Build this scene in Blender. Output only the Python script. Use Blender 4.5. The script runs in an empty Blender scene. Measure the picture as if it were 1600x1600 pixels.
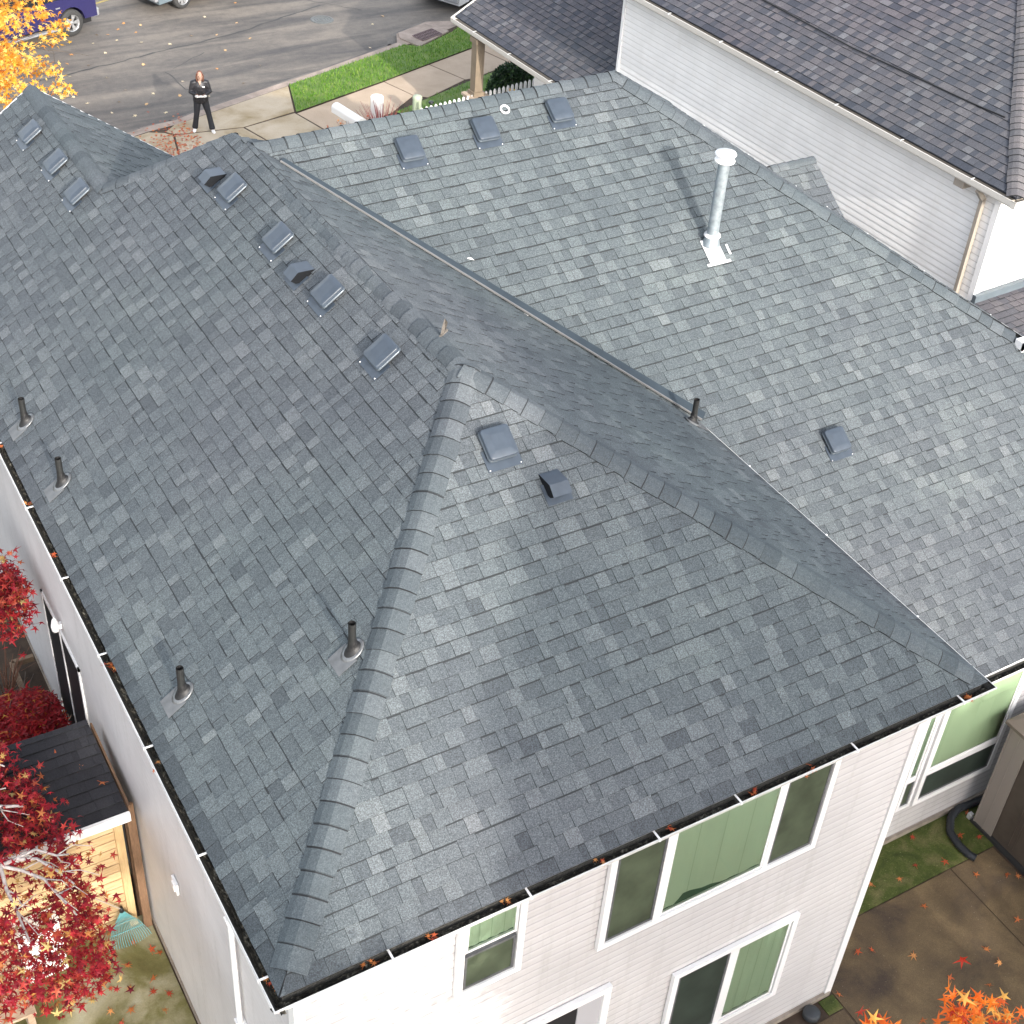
import bpy, math, random
import numpy as np
from mathutils import Vector, Matrix
random.seed(7)
S = bpy.context.scene
COL = S.collection
E = 5.5                     # height of the main eave above the ground
V = Vector

# ------------------------------------------------------------------ helpers
class MB:
    """collects faces with a per-face tone and material slot, then links them as ONE object"""
    def __init__(s): s.v = []; s.f = []; s.t = []; s.m = []; s.sm = []
    def face(s, pts, tone=.5, mi=0, sm=False):
        i = len(s.v); s.v += [tuple(p) for p in pts]; s.f.append(list(range(i, i+len(pts)))); s.t.append(tone); s.m.append(mi); s.sm.append(sm)
    def mesh(s, vs, fs, tone=.5, mi=0, sm=False):
        i = len(s.v); s.v += [tuple(p) for p in vs]
        for f in fs: s.f.append([i+k for k in f]); s.t.append(tone); s.m.append(mi); s.sm.append(sm)
    def box(s, a, b, tone=.5, mi=0, M=None):
        x0,y0,z0 = a; x1,y1,z1 = b
        vs = [V(p) for p in ((x0,y0,z0),(x1,y0,z0),(x1,y1,z0),(x0,y1,z0),(x0,y0,z1),(x1,y0,z1),(x1,y1,z1),(x0,y1,z1))]
        if M is not None: vs = [M @ p for p in vs]
        s.mesh(vs, [(3,2,1,0),(4,5,6,7),(0,1,5,4),(1,2,6,5),(2,3,7,6),(3,0,4,7)], tone, mi)
    def bar(s, a, b, w, h, up=(0,0,1), tone=.5, mi=0):
        a = V(a); b = V(b); d = (b-a).normalized(); up = V(up); r = d.cross(up).normalized(); u = r.cross(d)
        vs = []
        for p in (a, b):
            for i, j in ((-1,-1),(1,-1),(1,1),(-1,1)): vs.append(p+r*(i*w/2)+u*(j*h/2))
        s.mesh(vs, [(3,2,1,0),(4,5,6,7),(0,1,5,4),(1,2,6,5),(2,3,7,6),(3,0,4,7)], tone, mi)
    def tube(s, pts, rad, n=8, tone=.5, mi=0, cap=True, flat=1.0, side=None):
        pts = [V(p) for p in pts]
        if not hasattr(rad, '__len__'): rad = [rad]*len(pts)
        vs = []; fs = []; r0 = None
        for i, p in enumerate(pts):
            d = (pts[min(i+1,len(pts)-1)]-pts[max(i-1,0)]).normalized()
            if r0 is None:
                r0 = V(side) if side else (d.cross(V((0,0,1))) if abs(d.z) < .95 else V((1,0,0)))
            r0 = (r0 - d*r0.dot(d)).normalized(); u = d.cross(r0)
            ra = rad[i]
            ra, rb = ra if hasattr(ra, '__len__') else (ra, ra*flat)
            for k in range(n):
                a = 2*math.pi*k/n; vs.append(p+r0*(math.cos(a)*ra)+u*(math.sin(a)*rb))
        for i in range(len(pts)-1):
            for k in range(n):
                k2 = (k+1) % n; fs.append((i*n+k, i*n+k2, (i+1)*n+k2, (i+1)*n+k))
        s.mesh(vs, fs, tone, mi, True)
        if cap:
            s.face([vs[k] for k in range(n)][::-1], tone, mi); s.face(vs[-n:], tone, mi)
    def lathe(s, prof, M=None, n=24, tone=.5, mi=0, sm=True):
        vs = []; fs = []
        for r, z in prof:
            for k in range(n):
                a = 2*math.pi*k/n; p = V((math.cos(a)*r, math.sin(a)*r, z)); vs.append(M @ p if M is not None else p)
        for i in range(len(prof)-1):
            for k in range(n):
                k2 = (k+1) % n; fs.append((i*n+k, i*n+k2, (i+1)*n+k2, (i+1)*n+k))
        s.mesh(vs, fs, tone, mi, sm)
    def prism(s, poly, z0, z1, tone=.5, mi=0, M=None, bottom=False):
        a = [V((p[0],p[1],z0)) for p in poly]; b = [V((p[0],p[1],z1)) for p in poly]
        if M is not None: a = [M @ p for p in a]; b = [M @ p for p in b]
        n = len(poly); s.face(b, tone, mi)
        if bottom: s.face(a[::-1], tone, mi)
        for i in range(n): j = (i+1) % n; s.face([a[i],a[j],b[j],b[i]], tone, mi)
    def data(s, name, mats):
        me = bpy.data.meshes.new(name); me.from_pydata(s.v, [], s.f)
        for m in (mats if isinstance(mats, (list, tuple)) else [mats]): me.materials.append(m)
        me.polygons.foreach_set('material_index', s.m); me.polygons.foreach_set('use_smooth', s.sm)
        at = me.attributes.new('tone', 'FLOAT', 'FACE'); at.data.foreach_set('value', s.t)
        me.update(); return me
    def build(s, name, mats, parent=None, M=None, label=None):
        o = bpy.data.objects.new(name, s.data(name, mats)); COL.objects.link(o)
        if parent: o.parent = parent
        if M is not None: o.matrix_local = M
        if label: o['label'] = label
        return o
def link(o, parent=None):
    COL.objects.link(o)
    if parent: o.parent = parent
    return o
def empty(name, label, cat, loc=(0,0,0), rz=0, group=None):
    o = bpy.data.objects.new(name, None); COL.objects.link(o); o.location = loc; o.rotation_euler = (0,0,rz)
    o.empty_display_size = .2
    return tag(o, label, cat, group)
def tag(o, label, cat, group=None, kind=None):
    if label: o['label'] = label
    if cat: o['category'] = cat
    if group: o['group'] = group
    if kind: o['kind'] = kind
    return o
def struct(o): o['kind'] = 'structure'; return o
def copy_tree(o, parent=None):
    c = o.copy(); COL.objects.link(c); c.parent = parent
    for ch in o.children: copy_tree(ch, c)
    return c
def frame(o, x, y, z=None):
    x = V(x).normalized(); y = V(y); y = (y-x*y.dot(x)).normalized(); z = x.cross(y)
    return Matrix(((x.x,y.x,z.x,o[0]),(x.y,y.y,z.y,o[1]),(x.z,y.z,z.z,o[2]),(0,0,0,1)))

# ---------------------------------------------------------------- materials
def nodes(name):
    m = bpy.data.materials.new(name); m.use_nodes = True; nt = m.node_tree
    return m, nt, nt.nodes['Principled BSDF'], nt.nodes.new, nt.links.new
def plain(name, c, rough=.6, metal=0., spec=.5, nscale=0, namt=.15, bump=0., coat=0):
    m, nt, b, N, L = nodes(name)
    b.inputs['Base Color'].default_value = (*c, 1); b.inputs['Roughness'].default_value = rough; b.inputs['Metallic'].default_value = metal
    b.inputs['Specular IOR Level'].default_value = spec
    if coat: b.inputs['Coat Weight'].default_value = coat; b.inputs['Coat Roughness'].default_value = .06
    if nscale:
        tc = N('ShaderNodeTexCoord'); n = N('ShaderNodeTexNoise'); n.inputs['Scale'].default_value = nscale; n.inputs['Detail'].default_value = 6
        L(tc.outputs['Object'], n.inputs['Vector'])
        r = N('ShaderNodeValToRGB'); r.color_ramp.elements[0].position = .3; r.color_ramp.elements[1].position = .7
        r.color_ramp.elements[0].color = (*[max(0,x*(1-namt)) for x in c], 1); r.color_ramp.elements[1].color = (*[min(1,x*(1+namt)) for x in c], 1)
        L(n.outputs['Fac'], r.inputs['Fac']); L(r.outputs['Color'], b.inputs['Base Color'])
        if bump:
            bp = N('ShaderNodeBump'); bp.inputs['Strength'].default_value = bump; bp.inputs['Distance'].default_value = .01
            L(n.outputs['Fac'], bp.inputs['Height']); L(bp.outputs['Normal'], b.inputs['Normal'])
    return m
def mixrgb(N, L, a, b, fac, blend='MIX'):
    x = N('ShaderNodeMix'); x.data_type = 'RGBA'; x.blend_type = blend
    for k, v in ((0, fac), (6, a), (7, b)):
        if hasattr(v, 'default_value') or hasattr(v, 'links'): L(v, x.inputs[k])
        elif isinstance(v, (tuple, list)): x.inputs[k].default_value = (*v, 1)
        else: x.inputs[k].default_value = v
    return x.outputs[2]
def noise(N, L, scale, detail=5, rough=.55, co=None, dist=0):
    n = N('ShaderNodeTexNoise'); n.inputs['Scale'].default_value = scale; n.inputs['Detail'].default_value = detail; n.inputs['Roughness'].default_value = rough
    n.inputs['Distortion'].default_value = dist
    if co is None: co = N('ShaderNodeTexCoord').outputs['Object']
    L(co, n.inputs['Vector']); return n.outputs['Fac']
def ramp(N, L, fac, stops, interp='LINEAR'):
    r = N('ShaderNodeValToRGB'); e = r.color_ramp.elements; r.color_ramp.interpolation = interp
    while len(e) < len(stops): e.new(.5)
    for k, (p, c) in enumerate(stops): e[k].position = p; e[k].color = (*c, 1) if len(c) == 3 else c
    L(fac, r.inputs['Fac']); return r.outputs['Color']
def shingle(name, stops, edge=(.018,.02,.023), gran=.28, moss=0):
    """asphalt shingles: blend per tab, mineral granules, faint weathering, dark butt edges"""
    m, nt, b, N, L = nodes(name)
    at = N('ShaderNodeAttribute'); at.attribute_name = 'tone'; t = at.outputs['Fac']
    co = N('ShaderNodeTexCoord').outputs['Object']
    base = ramp(N, L, t, stops)
    g1 = noise(N, L, 85, 3, .75, co); g2 = noise(N, L, 30, 5, .75, co); big = noise(N, L, .7, 6, .62, co); hue = noise(N, L, .22, 2, .5, co)
    gr = ramp(N, L, g1, ((.32,(1-gran,)*3),(.5,(1,1,1)),(.68,(1+gran*1.5,)*3)))
    c = mixrgb(N, L, base, gr, 1., 'MULTIPLY')
    gr2 = ramp(N, L, g2, ((.3,(.80,.81,.82)),(.7,(1.2,1.2,1.19))))
    c = mixrgb(N, L, c, gr2, 1., 'MULTIPLY')
    w = ramp(N, L, big, ((.33,(.88,.89,.91)),(.55,(1,1,1)),(.70,(1.17,1.17,1.13))))
    c = mixrgb(N, L, c, w, 1., 'MULTIPLY')
    c = mixrgb(N, L, c, ramp(N, L, hue, ((.40,(.965,1.0,1.015)),(.60,(1.015,.985,1.025)))), 1., 'MULTIPLY')
    e = N('ShaderNodeMath'); e.operation = 'LESS_THAN'; L(t, e.inputs[0]); e.inputs[1].default_value = 0
    c = mixrgb(N, L, c, edge, e.outputs[0])
    e2 = N('ShaderNodeMath'); e2.operation = 'LESS_THAN'; L(t, e2.inputs[0]); e2.inputs[1].default_value = -1.5
    c = mixrgb(N, L, c, tuple(x*.5 for x in stops[0][1]), e2.outputs[0])
    L(c, b.inputs['Base Color']); b.inputs['Roughness'].default_value = .8; b.inputs['Specular IOR Level'].default_value = .35
    bp = N('ShaderNodeBump'); bp.inputs['Strength'].default_value = .5; bp.inputs['Distance'].default_value = .004
    L(g1, bp.inputs['Height']); L(bp.outputs['Normal'], b.inputs['Normal'])
    return m
SH = shingle('shingle_grey', ((0,(.052,.060,.066)),(.3,(.075,.086,.092)),(.55,(.092,.105,.110)),(.8,(.114,.126,.130)),(1,(.136,.147,.150))), gran=.5)
SHC = shingle('cap_grey', ((0,(.056,.067,.074)),(.5,(.074,.087,.094)),(1,(.090,.102,.109))), gran=.28)
SHB = shingle('shingle_brown', ((0,(.043,.047,.060)),(.25,(.066,.068,.080)),(.45,(.088,.083,.090)),(.7,(.110,.102,.108)),(1,(.138,.138,.146))))
SHD = shingle('shingle_shed', ((0,(.018,.018,.021)),(.5,(.026,.026,.03)),(1,(.038,.038,.042))))
WHITE = plain('white_paint', (.78,.78,.77), .45)
def siding_mat(name, c):
    m, nt, b, N, L = nodes(name)
    co = N('ShaderNodeTexCoord').outputs['Object']; n = noise(N, L, 1.2, 6, .6, co)
    mp = N('ShaderNodeMapping'); mp.inputs['Scale'].default_value = (3,3,40); L(co, mp.inputs['Vector']); n2 = noise(N, L, 1.0, 4, .6, mp.outputs['Vector'])
    d = [x*.9 for x in c]
    x = ramp(N, L, n, ((.35,tuple(d)),(.62,c))); x = mixrgb(N, L, x, ramp(N, L, n2, ((.4,(.96,.955,.95)),(.6,(1,1,1)))), 1., 'MULTIPLY')
    mp2 = N('ShaderNodeMapping'); mp2.inputs['Scale'].default_value = (5,5,.35); L(co, mp2.inputs['Vector']); streak = .88 if c[0] < .8 else .97; n3 = noise(N, L, 1.6, 6, .7, mp2.outputs['Vector'])
    x = mixrgb(N, L, x, ramp(N, L, n3, ((.30,(streak,streak,streak*.985)),(.48,(1,1,1)))), 1., 'MULTIPLY')
    L(x, b.inputs['Base Color']); b.inputs['Roughness'].default_value = .5; return m
SID = siding_mat('white_siding', (.56,.55,.548)); SIDN = siding_mat('cream_siding', (.90,.895,.885))
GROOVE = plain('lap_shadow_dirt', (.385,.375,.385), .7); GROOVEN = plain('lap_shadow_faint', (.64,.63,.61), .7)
TRIM = plain('trim_white', (.8,.8,.8), .4); TAUPE = plain('taupe_metal', (.31,.275,.235), .45, nscale=3, namt=.1)
GUT = plain('gutter_white', (.55,.55,.54), .4, nscale=6, namt=.15)
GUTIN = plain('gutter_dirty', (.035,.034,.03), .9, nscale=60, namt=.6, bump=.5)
def debris_mat():
    m, nt, b, N, L = nodes('gutter_debris')
    a = noise(N, L, 22, 6, .75); bb = noise(N, L, 7, 4, .6)
    c = ramp(N, L, a, ((.40,(.012,.012,.01)),(.52,(.04,.036,.026)),(.60,(.16,.15,.12)),(.72,(.34,.33,.29))))
    c2 = ramp(N, L, bb, ((.45,(.35,.33,.3)),(.6,(1,1,1)))); L(mixrgb(N, L, c, c2, 1., 'MULTIPLY'), b.inputs['Base Color']); b.inputs['Roughness'].default_value = .95
    return m
DEB = debris_mat()
SLATE = plain('vent_paint', (.046,.060,.080), .38, spec=.5, nscale=9, namt=.12)
BLACK = plain('black_rubber', (.012,.012,.013), .55); DARK = plain('dark_void', (.008,.008,.009), .8)
GALV = plain('galvanised', (.34,.39,.42), .42, metal=.55, nscale=14, namt=.22)
GREYM = plain('grey_flashing', (.125,.13,.135), .5, metal=.2, nscale=12, namt=.2)
SILV = plain('silver', (.72,.72,.72), .3, metal=.4)
LEAD = plain('boot_metal', (.16,.165,.17), .35, metal=.5, nscale=20, namt=.3)
PIPEM = plain('abs_pipe', (.013,.014,.014), .6, nscale=15, namt=.4)
FLASH = plain('valley_metal', (.105,.130,.150), .45, metal=.15, nscale=5, namt=.1)
WOODL = None
def wood_mat(name, a, c, sc=(2,2,30)):
    m, nt, b, N, L = nodes(name)
    co = N('ShaderNodeTexCoord').outputs['Object']; mp = N('ShaderNodeMapping'); mp.inputs['Scale'].default_value = sc; L(co, mp.inputs['Vector'])
    n = noise(N, L, 2.5, 8, .65, mp.outputs['Vector'], 1.2); at = N('ShaderNodeAttribute'); at.attribute_name = 'tone'
    x = ramp(N, L, n, ((.3,a),(.7,c))); t = ramp(N, L, at.outputs['Fac'], ((0,(.7,.66,.6)),(1,(1.15,1.15,1.15))))
    L(mixrgb(N, L, x, t, 1., 'MULTIPLY'), b.inputs['Base Color']); b.inputs['Roughness'].default_value = .7; return m
CEDAR = wood_mat('cedar', (.42,.27,.12), (.66,.50,.31)); CEDARV = wood_mat('cedar_post', (.42,.28,.13), (.62,.45,.25), (25,25,1.5))
PLY = wood_mat('brown_board', (.10,.055,.03), (.24,.14,.08), (20,2,2)); PLANK = wood_mat('weathered_plank', (.38,.27,.19), (.58,.45,.34), (3,12,3))
GLASS_C = (.86,.95,.86)
def glass(name, tint):
    m = bpy.data.materials.new(name); m.use_nodes = True; nt = m.node_tree; nt.nodes.clear(); N = nt.nodes.new; L = nt.links.new
    o = N('ShaderNodeOutputMaterial'); t = N('ShaderNodeBsdfTransparent'); t.inputs[0].default_value = (*tint,1)
    g = N('ShaderNodeBsdfGlossy'); g.inputs['Roughness'].default_value = .02; f = N('ShaderNodeFresnel'); f.inputs['IOR'].default_value = 1.5
    mx = N('ShaderNodeMixShader'); L(f.outputs[0], mx.inputs[0]); L(t.outputs[0], mx.inputs[1]); L(g.outputs[0], mx.inputs[2]); L(mx.outputs[0], o.inputs[0]); return m
GLASS = glass('green_glass', GLASS_C)
BLIND = plain('blind_fabric', (.35,.41,.34), .8); SEAM = plain('curtain_seam', (.22,.28,.21), .8); SLAT = plain('blind_slat', (.38,.44,.33), .6); ROOM = plain('dim_room', (.03,.075,.05), .9)
SCREEN = plain('insect_screen', (.062,.078,.050), .5, nscale=3, namt=.35, spec=.3)
SCREEND = plain('insect_screen_dark', (.030,.042,.034), .45, nscale=3, namt=.3, spec=.35)
def leaf_mat(name, stops, trans=.35):
    m = bpy.data.materials.new(name); m.use_nodes = True; nt = m.node_tree; N = nt.nodes.new; L = nt.links.new; b = nt.nodes['Principled BSDF']; out = nt.nodes['Material Output']
    at = N('ShaderNodeAttribute'); at.attribute_name = 'tone'; c = ramp(N, L, at.outputs['Fac'], stops)
    L(c, b.inputs['Base Color']); b.inputs['Roughness'].default_value = .5; b.inputs['Specular IOR Level'].default_value = .3
    t = N('ShaderNodeBsdfTranslucent'); L(c, t.inputs[0]); mx = N('ShaderNodeMixShader'); mx.inputs[0].default_value = trans
    L(b.outputs[0], mx.inputs[1]); L(t.outputs[0], mx.inputs[2]); L(mx.outputs[0], out.inputs[0]); return m
RED = leaf_mat('maple_red', ((0,(.11,.008,.018)),(.35,(.30,.012,.025)),(.6,(.42,.03,.035)),(.8,(.50,.10,.05)),(.92,(.55,.27,.07)),(1,(.55,.42,.16))))
REDS = leaf_mat('shrub_red', ((0,(.14,.006,.010)),(.4,(.34,.010,.018)),(.75,(.52,.020,.025)),(.93,(.48,.08,.02)),(1,(.6,.28,.05))))
YEL = leaf_mat('maple_yellow', ((0,(.42,.12,.02)),(.3,(.72,.28,.03)),(.6,(.80,.46,.06)),(1,(.85,.66,.22))))
ORA = leaf_mat('maple_orange', ((0,(.40,.03,.015)),(.35,(.66,.10,.015)),(.7,(.78,.22,.02)),(1,(.80,.45,.10))))
FALL = leaf_mat('fallen_leaf', ((0,(.30,.03,.02)),(.3,(.45,.09,.03)),(.6,(.55,.20,.06)),(.85,(.62,.34,.12)),(1,(.70,.58,.38))), .1)
GREENS = leaf_mat('shrub_green', ((0,(.008,.022,.010)),(.6,(.02,.055,.018)),(1,(.05,.10,.03))), .2)
BARK = plain('pale_bark', (.42,.38,.36), .7, nscale=20, namt=.3); BARKD = plain('dark_bark', (.10,.08,.065), .85, nscale=12, namt=.4, bump=.4)

# ----------------------------------------------------------- roof covering
def clip(poly, conv):
    out = poly
    n = len(conv)
    area = sum(conv[i][0]*conv[(i+1)%n][1]-conv[(i+1)%n][0]*conv[i][1] for i in range(n))
    if area < 0: conv = conv[::-1]
    for i in range(n):
        ax, ay = conv[i]; bx, by = conv[(i+1)%n]; inp = out; out = []
        if not inp: return []
        def sd(p): return (bx-ax)*(p[1]-ay)-(by-ay)*(p[0]-ax)
        for k in range(len(inp)):
            P = inp[k]; Q = inp[(k+1)%len(inp)]; a = sd(P); b = sd(Q)
            if a >= 0: out.append(P)
            if (a >= 0) != (b >= 0): t = a/(a-b); out.append((P[0]+(Q[0]-P[0])*t, P[1]+(Q[1]-P[1])*t))
    return out
def slope(name, corners, convs, mat, parent, exp=.15, seed=1, origin=None, contrast=1., label=None, band=True, dirty=True):
    """one roof slope: a deck and courses of laminated tabs. corners: eave start, eave end, a point above; convs: convex outlines"""
    rnd = random.Random(seed)
    o, e, t = map(V, corners); u = (e-o).normalized(); w = t-o; v = (w-u*w.dot(u)).normalized(); n = u.cross(v)
    if n.z < 0: u = -u; n = u.cross(v)
    uv = [[((V(p)-o).dot(u), (V(p)-o).dot(v)) for p in c] for c in convs]
    mb = MB()
    P = lambda a, b, h: o+u*a+v*b+n*h
    us = [q[0] for c in uv for q in c]; vs = [q[1] for c in uv for q in c]
    for c in uv:
        pts = [P(a,b,-.012) for a,b in c]
        if (pts[1]-pts[0]).cross(pts[2]-pts[1]).dot(n) < 0: pts = pts[::-1]
        mb.face(pts, .1); k = len(pts)
        lo = [p-n*.02 for p in pts]
        for i in range(k): j = (i+1)%k; mb.face([lo[i],lo[j],pts[j],pts[i]], -1)
        mb.face(lo[::-1], -1)
    row = 0; b = min(vs)
    while b < max(vs):
        a = min(us)-rnd.random()*.4; raised = rnd.random() < .5; wob = rnd.random()*6
        while a < max(us):
            w_ = rnd.choice((.07,.09,.11,.13,.15,.17,.19,.22,.27)) if not raised else rnd.choice((.09,.11,.13,.14,.16,.18,.21,.25))
            dv = .0035*math.sin(a*.9+wob)+rnd.uniform(-.002,.002)
            b0 = b+dv; b1 = b+exp+.012; hh = .015 if raised else .009
            r = rnd.random(); tone = (rnd.gauss(.32,.07) if not raised else (rnd.gauss(.66,.08) if rnd.random() < .42 else rnd.gauss(.47,.07)))
            tone = .47+(tone-.47)*contrast
            if dirty and row == 0: tone -= .30
            if r < .03: tone += .16*contrast
            elif r < .09: tone -= .14*contrast
            tone = min(1, max(0.01, tone))
            for c in uv:
                q = clip([(a,b0),(a+w_-.0025,b0),(a+w_-.0025,b1),(a,b1)], c)
                if len(q) < 3: continue
                top = [P(x,y,.0015+hh*(1-(y-b0)/(b1-b0))) for x,y in q]
                if (top[1]-top[0]).cross(top[2]-top[1]).dot(n) < 0: top = top[::-1]
                mb.face(top, tone)
                bw = rnd.uniform(.006,.015) if not raised else rnd.choice((0,0,.003,.006))
                if band:  # shadow line under the next course painted on, like the shingles' printed band
                    ye = b+exp+.0035*math.sin(a*.9+wob)
                    q2 = clip([(a,ye-bw),(a+w_-.0025,ye-bw),(a+w_-.0025,ye+.004),(a,ye+.004)], c)
                    if len(q2) > 2:
                        t2 = [P(x,y,.0027+hh*(1-(y-b0)/(b1-b0))) for x,y in q2]
                        if (t2[1]-t2[0]).cross(t2[2]-t2[1]).dot(n) < 0: t2 = t2[::-1]
                        mb.face(t2, -2)
                lo = [p-n*.014 for p in top]; k = len(top)
                for i in range(k):
                    j = (i+1)%k; mb.face([lo[i],lo[j],top[j],top[i]], -1)
            a += w_; raised = not raised if rnd.random() < .85 else raised
        b += exp; row += 1
    ob = mb.build(name, mat, parent)
    if label: ob['label'] = label
    return ob
def caps(name, A, B, d1, d2, parent, mat=None, exp=.2, hw=.15, seed=3, label=None, mids=None, end_open=True):
    """ridge or hip shingles bent over the line A>B; d1, d2 point down the two slopes"""
    rnd = random.Random(seed); A = V(A); B = V(B); L_ = (B-A).length; d = (B-A).normalized()
    d1 = V(d1); d1 = (d1-d*d1.dot(d)).normalized(); d2 = V(d2); d2 = (d2-d*d2.dot(d)).normalized()
    up = (-(d1+d2)).normalized()
    n1 = d.cross(d1); n1 = n1 if n1.z > 0 else -n1; n2 = d.cross(d2); n2 = n2 if n2.z > 0 else -n2
    mb = MB(); k = 0; s = 0.
    while s < L_:
        s1 = min(s+exp*1.15, L_+.02); t = .5+rnd.gauss(0,.33); hj = rnd.uniform(-.004,.004); wj = rnd.uniform(-.010,.010)
        rows = []
        for q, h in ((s+rnd.uniform(-.008,.008), .034+hj), (s+(s1-s)*.5, .028+hj*.5), (s1, .021)):
            w = hw+wj; c = A+d*q; arc = .028
            row = [c+d1*w+n1*h*.55, c+d1*(w*.55)+n1*(h+.004), c+d1*.03+n1*(h+.003)-up*.001, c+up*(h-.002),
                   c+d2*.03+n2*(h+.003)-up*.001, c+d2*(w*.55)+n2*(h+.004), c+d2*w+n2*h*.55]
            rows.append(row)
        m = len(rows[0]); vs = [p for r_ in rows for p in r_]
        fs = []
        for i in range(2):
            for j in range(m-1): fs.append((i*m+j, i*m+j+1, (i+1)*m+j+1, (i+1)*m+j))
        c0 = (V(vs[1])-V(vs[0])).cross(V(vs[m])-V(vs[0]))
        if c0.dot(n1) < 0: fs = [f[::-1] for f in fs]
        mb.mesh(vs, fs, min(1,max(.02,t)), 0, False)
        tt = (exp-rnd.uniform(.006,.013))/(s1-s); tt2 = (exp+.002)/(s1-s)
        if s+exp < L_:
            pick = lambda f_: [rows[0][j].lerp(rows[1][j], f_*2) if f_ < .5 else rows[1][j].lerp(rows[2][j], f_*2-1) for j in range(m)]
            ra_, rb_ = pick(tt), pick(tt2)
            for j in range(m-1): mb.face([ra_[j]+up*.0015,ra_[j+1]+up*.0015,rb_[j+1]+up*.0015,rb_[j]+up*.0015], -1)  # shadow below the next cap's butt, painted on as a dark band
        lo = [p-up*.026 for p in rows[0]]
        for j in range(m-1): mb.face([lo[j],lo[j+1],rows[0][j+1],rows[0][j]], -1)
        for j, nn in ((0,n1),(m-1,n2)):
            for i in range(2): mb.face([rows[i][j],rows[i+1][j],rows[i+1][j]-nn*.03,rows[i][j]-nn*.03], -1)
        s += exp; k += 1
    return mb.build(name, mat or SHC, parent, label=label)
TG_ = plain('gutter_cream', (.60,.575,.53), .4)
def gutter(A, B, out, parent, mat=GUT, inmat=None, hang=(), deb=True, w=.115, name='gutter', seed=5, leaves=0, hm=TRIM, extend=(0,0), label=None, mit=(0,0)):
    rnd = random.Random(seed); A = V(A); B = V(B); d = (B-A).normalized(); o = V(out); z = V((0,0,1)); A = A-d*extend[0]; B = B+d*extend[1]
    mb = MB()
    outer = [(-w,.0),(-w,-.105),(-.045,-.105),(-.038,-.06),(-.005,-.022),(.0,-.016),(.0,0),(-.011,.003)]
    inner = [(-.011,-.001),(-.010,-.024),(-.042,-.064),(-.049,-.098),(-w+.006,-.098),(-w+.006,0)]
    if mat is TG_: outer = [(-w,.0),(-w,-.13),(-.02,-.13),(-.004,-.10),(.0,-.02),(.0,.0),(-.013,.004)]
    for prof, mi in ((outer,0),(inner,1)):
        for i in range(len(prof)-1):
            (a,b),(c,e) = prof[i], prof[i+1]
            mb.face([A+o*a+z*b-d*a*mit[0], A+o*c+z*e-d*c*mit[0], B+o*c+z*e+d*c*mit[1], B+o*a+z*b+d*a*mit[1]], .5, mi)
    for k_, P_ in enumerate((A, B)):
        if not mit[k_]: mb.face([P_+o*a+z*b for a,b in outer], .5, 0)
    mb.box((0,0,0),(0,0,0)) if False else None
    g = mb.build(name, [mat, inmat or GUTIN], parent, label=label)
    L_ = (B-A).length
    if deb:
        m2 = MB(); n = int(L_/.05)
        pr = [[A+d*(L_*i/n)+o*(-w+.012+(w-.068)*j/4)+d*(.06*(1-2*i/n))*0+z*(-.068+rnd.uniform(-.016,.016)) for j in range(5)] for i in range(n+1)]
        for i in range(n):
            for j in range(4): m2.face([pr[i][j],pr[i+1][j],pr[i+1][j+1],pr[i][j+1]], .5)
        db = m2.build('gutter_litter', DEB, g); db['kind'] = 'stuff'
    for s in hang:
        h = MB(); P_ = A+d*(s+extend[0]); h.bar(P_+o*(-w-.02)+z*.006, P_+o*(.008)+z*.006, .020, .006)
        h.bar(P_+o*.006+z*(.0), P_+o*.006+z*(-.02), .020, .005, up=tuple(o)) 
        h.build('gutter_hanger', hm, g)
    return g
def siding(name, A, B, z0, z1, out, parent, mat=SID, exp=.115, label=None, top=None):
    """lapped boards between plan points A and B; top(s) may give a sloping upper edge"""
    A = V((A[0],A[1],0)); B = V((B[0],B[1],0)); o = V((out[0],out[1],0)); d = B-A; z = V((0,0,1)); mb = MB()
    zz = z0
    while zz < z1-.001:
        t = min(zz+exp, z1)
        if top is None: segs = [(0,1)]
        else:
            segs = []; n = 60; st = None
            for i in range(n+1):
                ok = top(i/n) >= t
                if ok and st is None: st = i/n
                if (not ok or i == n) and st is not None: segs.append((st, i/n)); st = None
        for s0, s1 in segs:
            a = A+d*s0; b = A+d*s1
            g0, g1 = t-.028, t-.012
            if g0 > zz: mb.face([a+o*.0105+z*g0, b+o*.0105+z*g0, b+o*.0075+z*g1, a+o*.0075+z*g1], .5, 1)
            fl = [a+o*.016+z*zz, b+o*.016+z*zz, b+o*.012+z*(zz+(t-zz)*.5), a+o*.012+z*(zz+(t-zz)*.5)]
            mb.face(fl); mb.face([fl[3],fl[2],b+o*.002+z*t,a+o*.002+z*t]); mb.face([a+z*zz,b+z*zz,b+o*.016+z*zz,a+o*.016+z*zz])
        zz = t
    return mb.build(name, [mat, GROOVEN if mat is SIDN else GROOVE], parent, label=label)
# ================================================================== HOUSE
house = empty('house', 'white sided two storey house with grey shingle hip roofs in the foreground', 'house')
X, Y, Z = V((1,0,0)), V((0,1,0)), V((0,0,1))
c = lambda x, y, z: V((x, y, z+E))
P_ = c(3.786,4.007,2.711); Q_ = c(3.786,9.399,2.711); R_ = c(9.08,9.45,2.84); S_ = c(2.361,11.042,1.69); T_ = c(2.361,14.49,1.69)
C0 = c(0,0,0); D0 = c(8,0,0); V0 = c(8,5.211,0); SE = c(13.5,5.0,0); G_ = c(3.72,9.95,2.62); K_ = c(4.78,10.4,2.1); F_ = c(4.72,13.76,0)
pl, ph, pr = .716, .6766, .6433
i_ = .08
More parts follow.
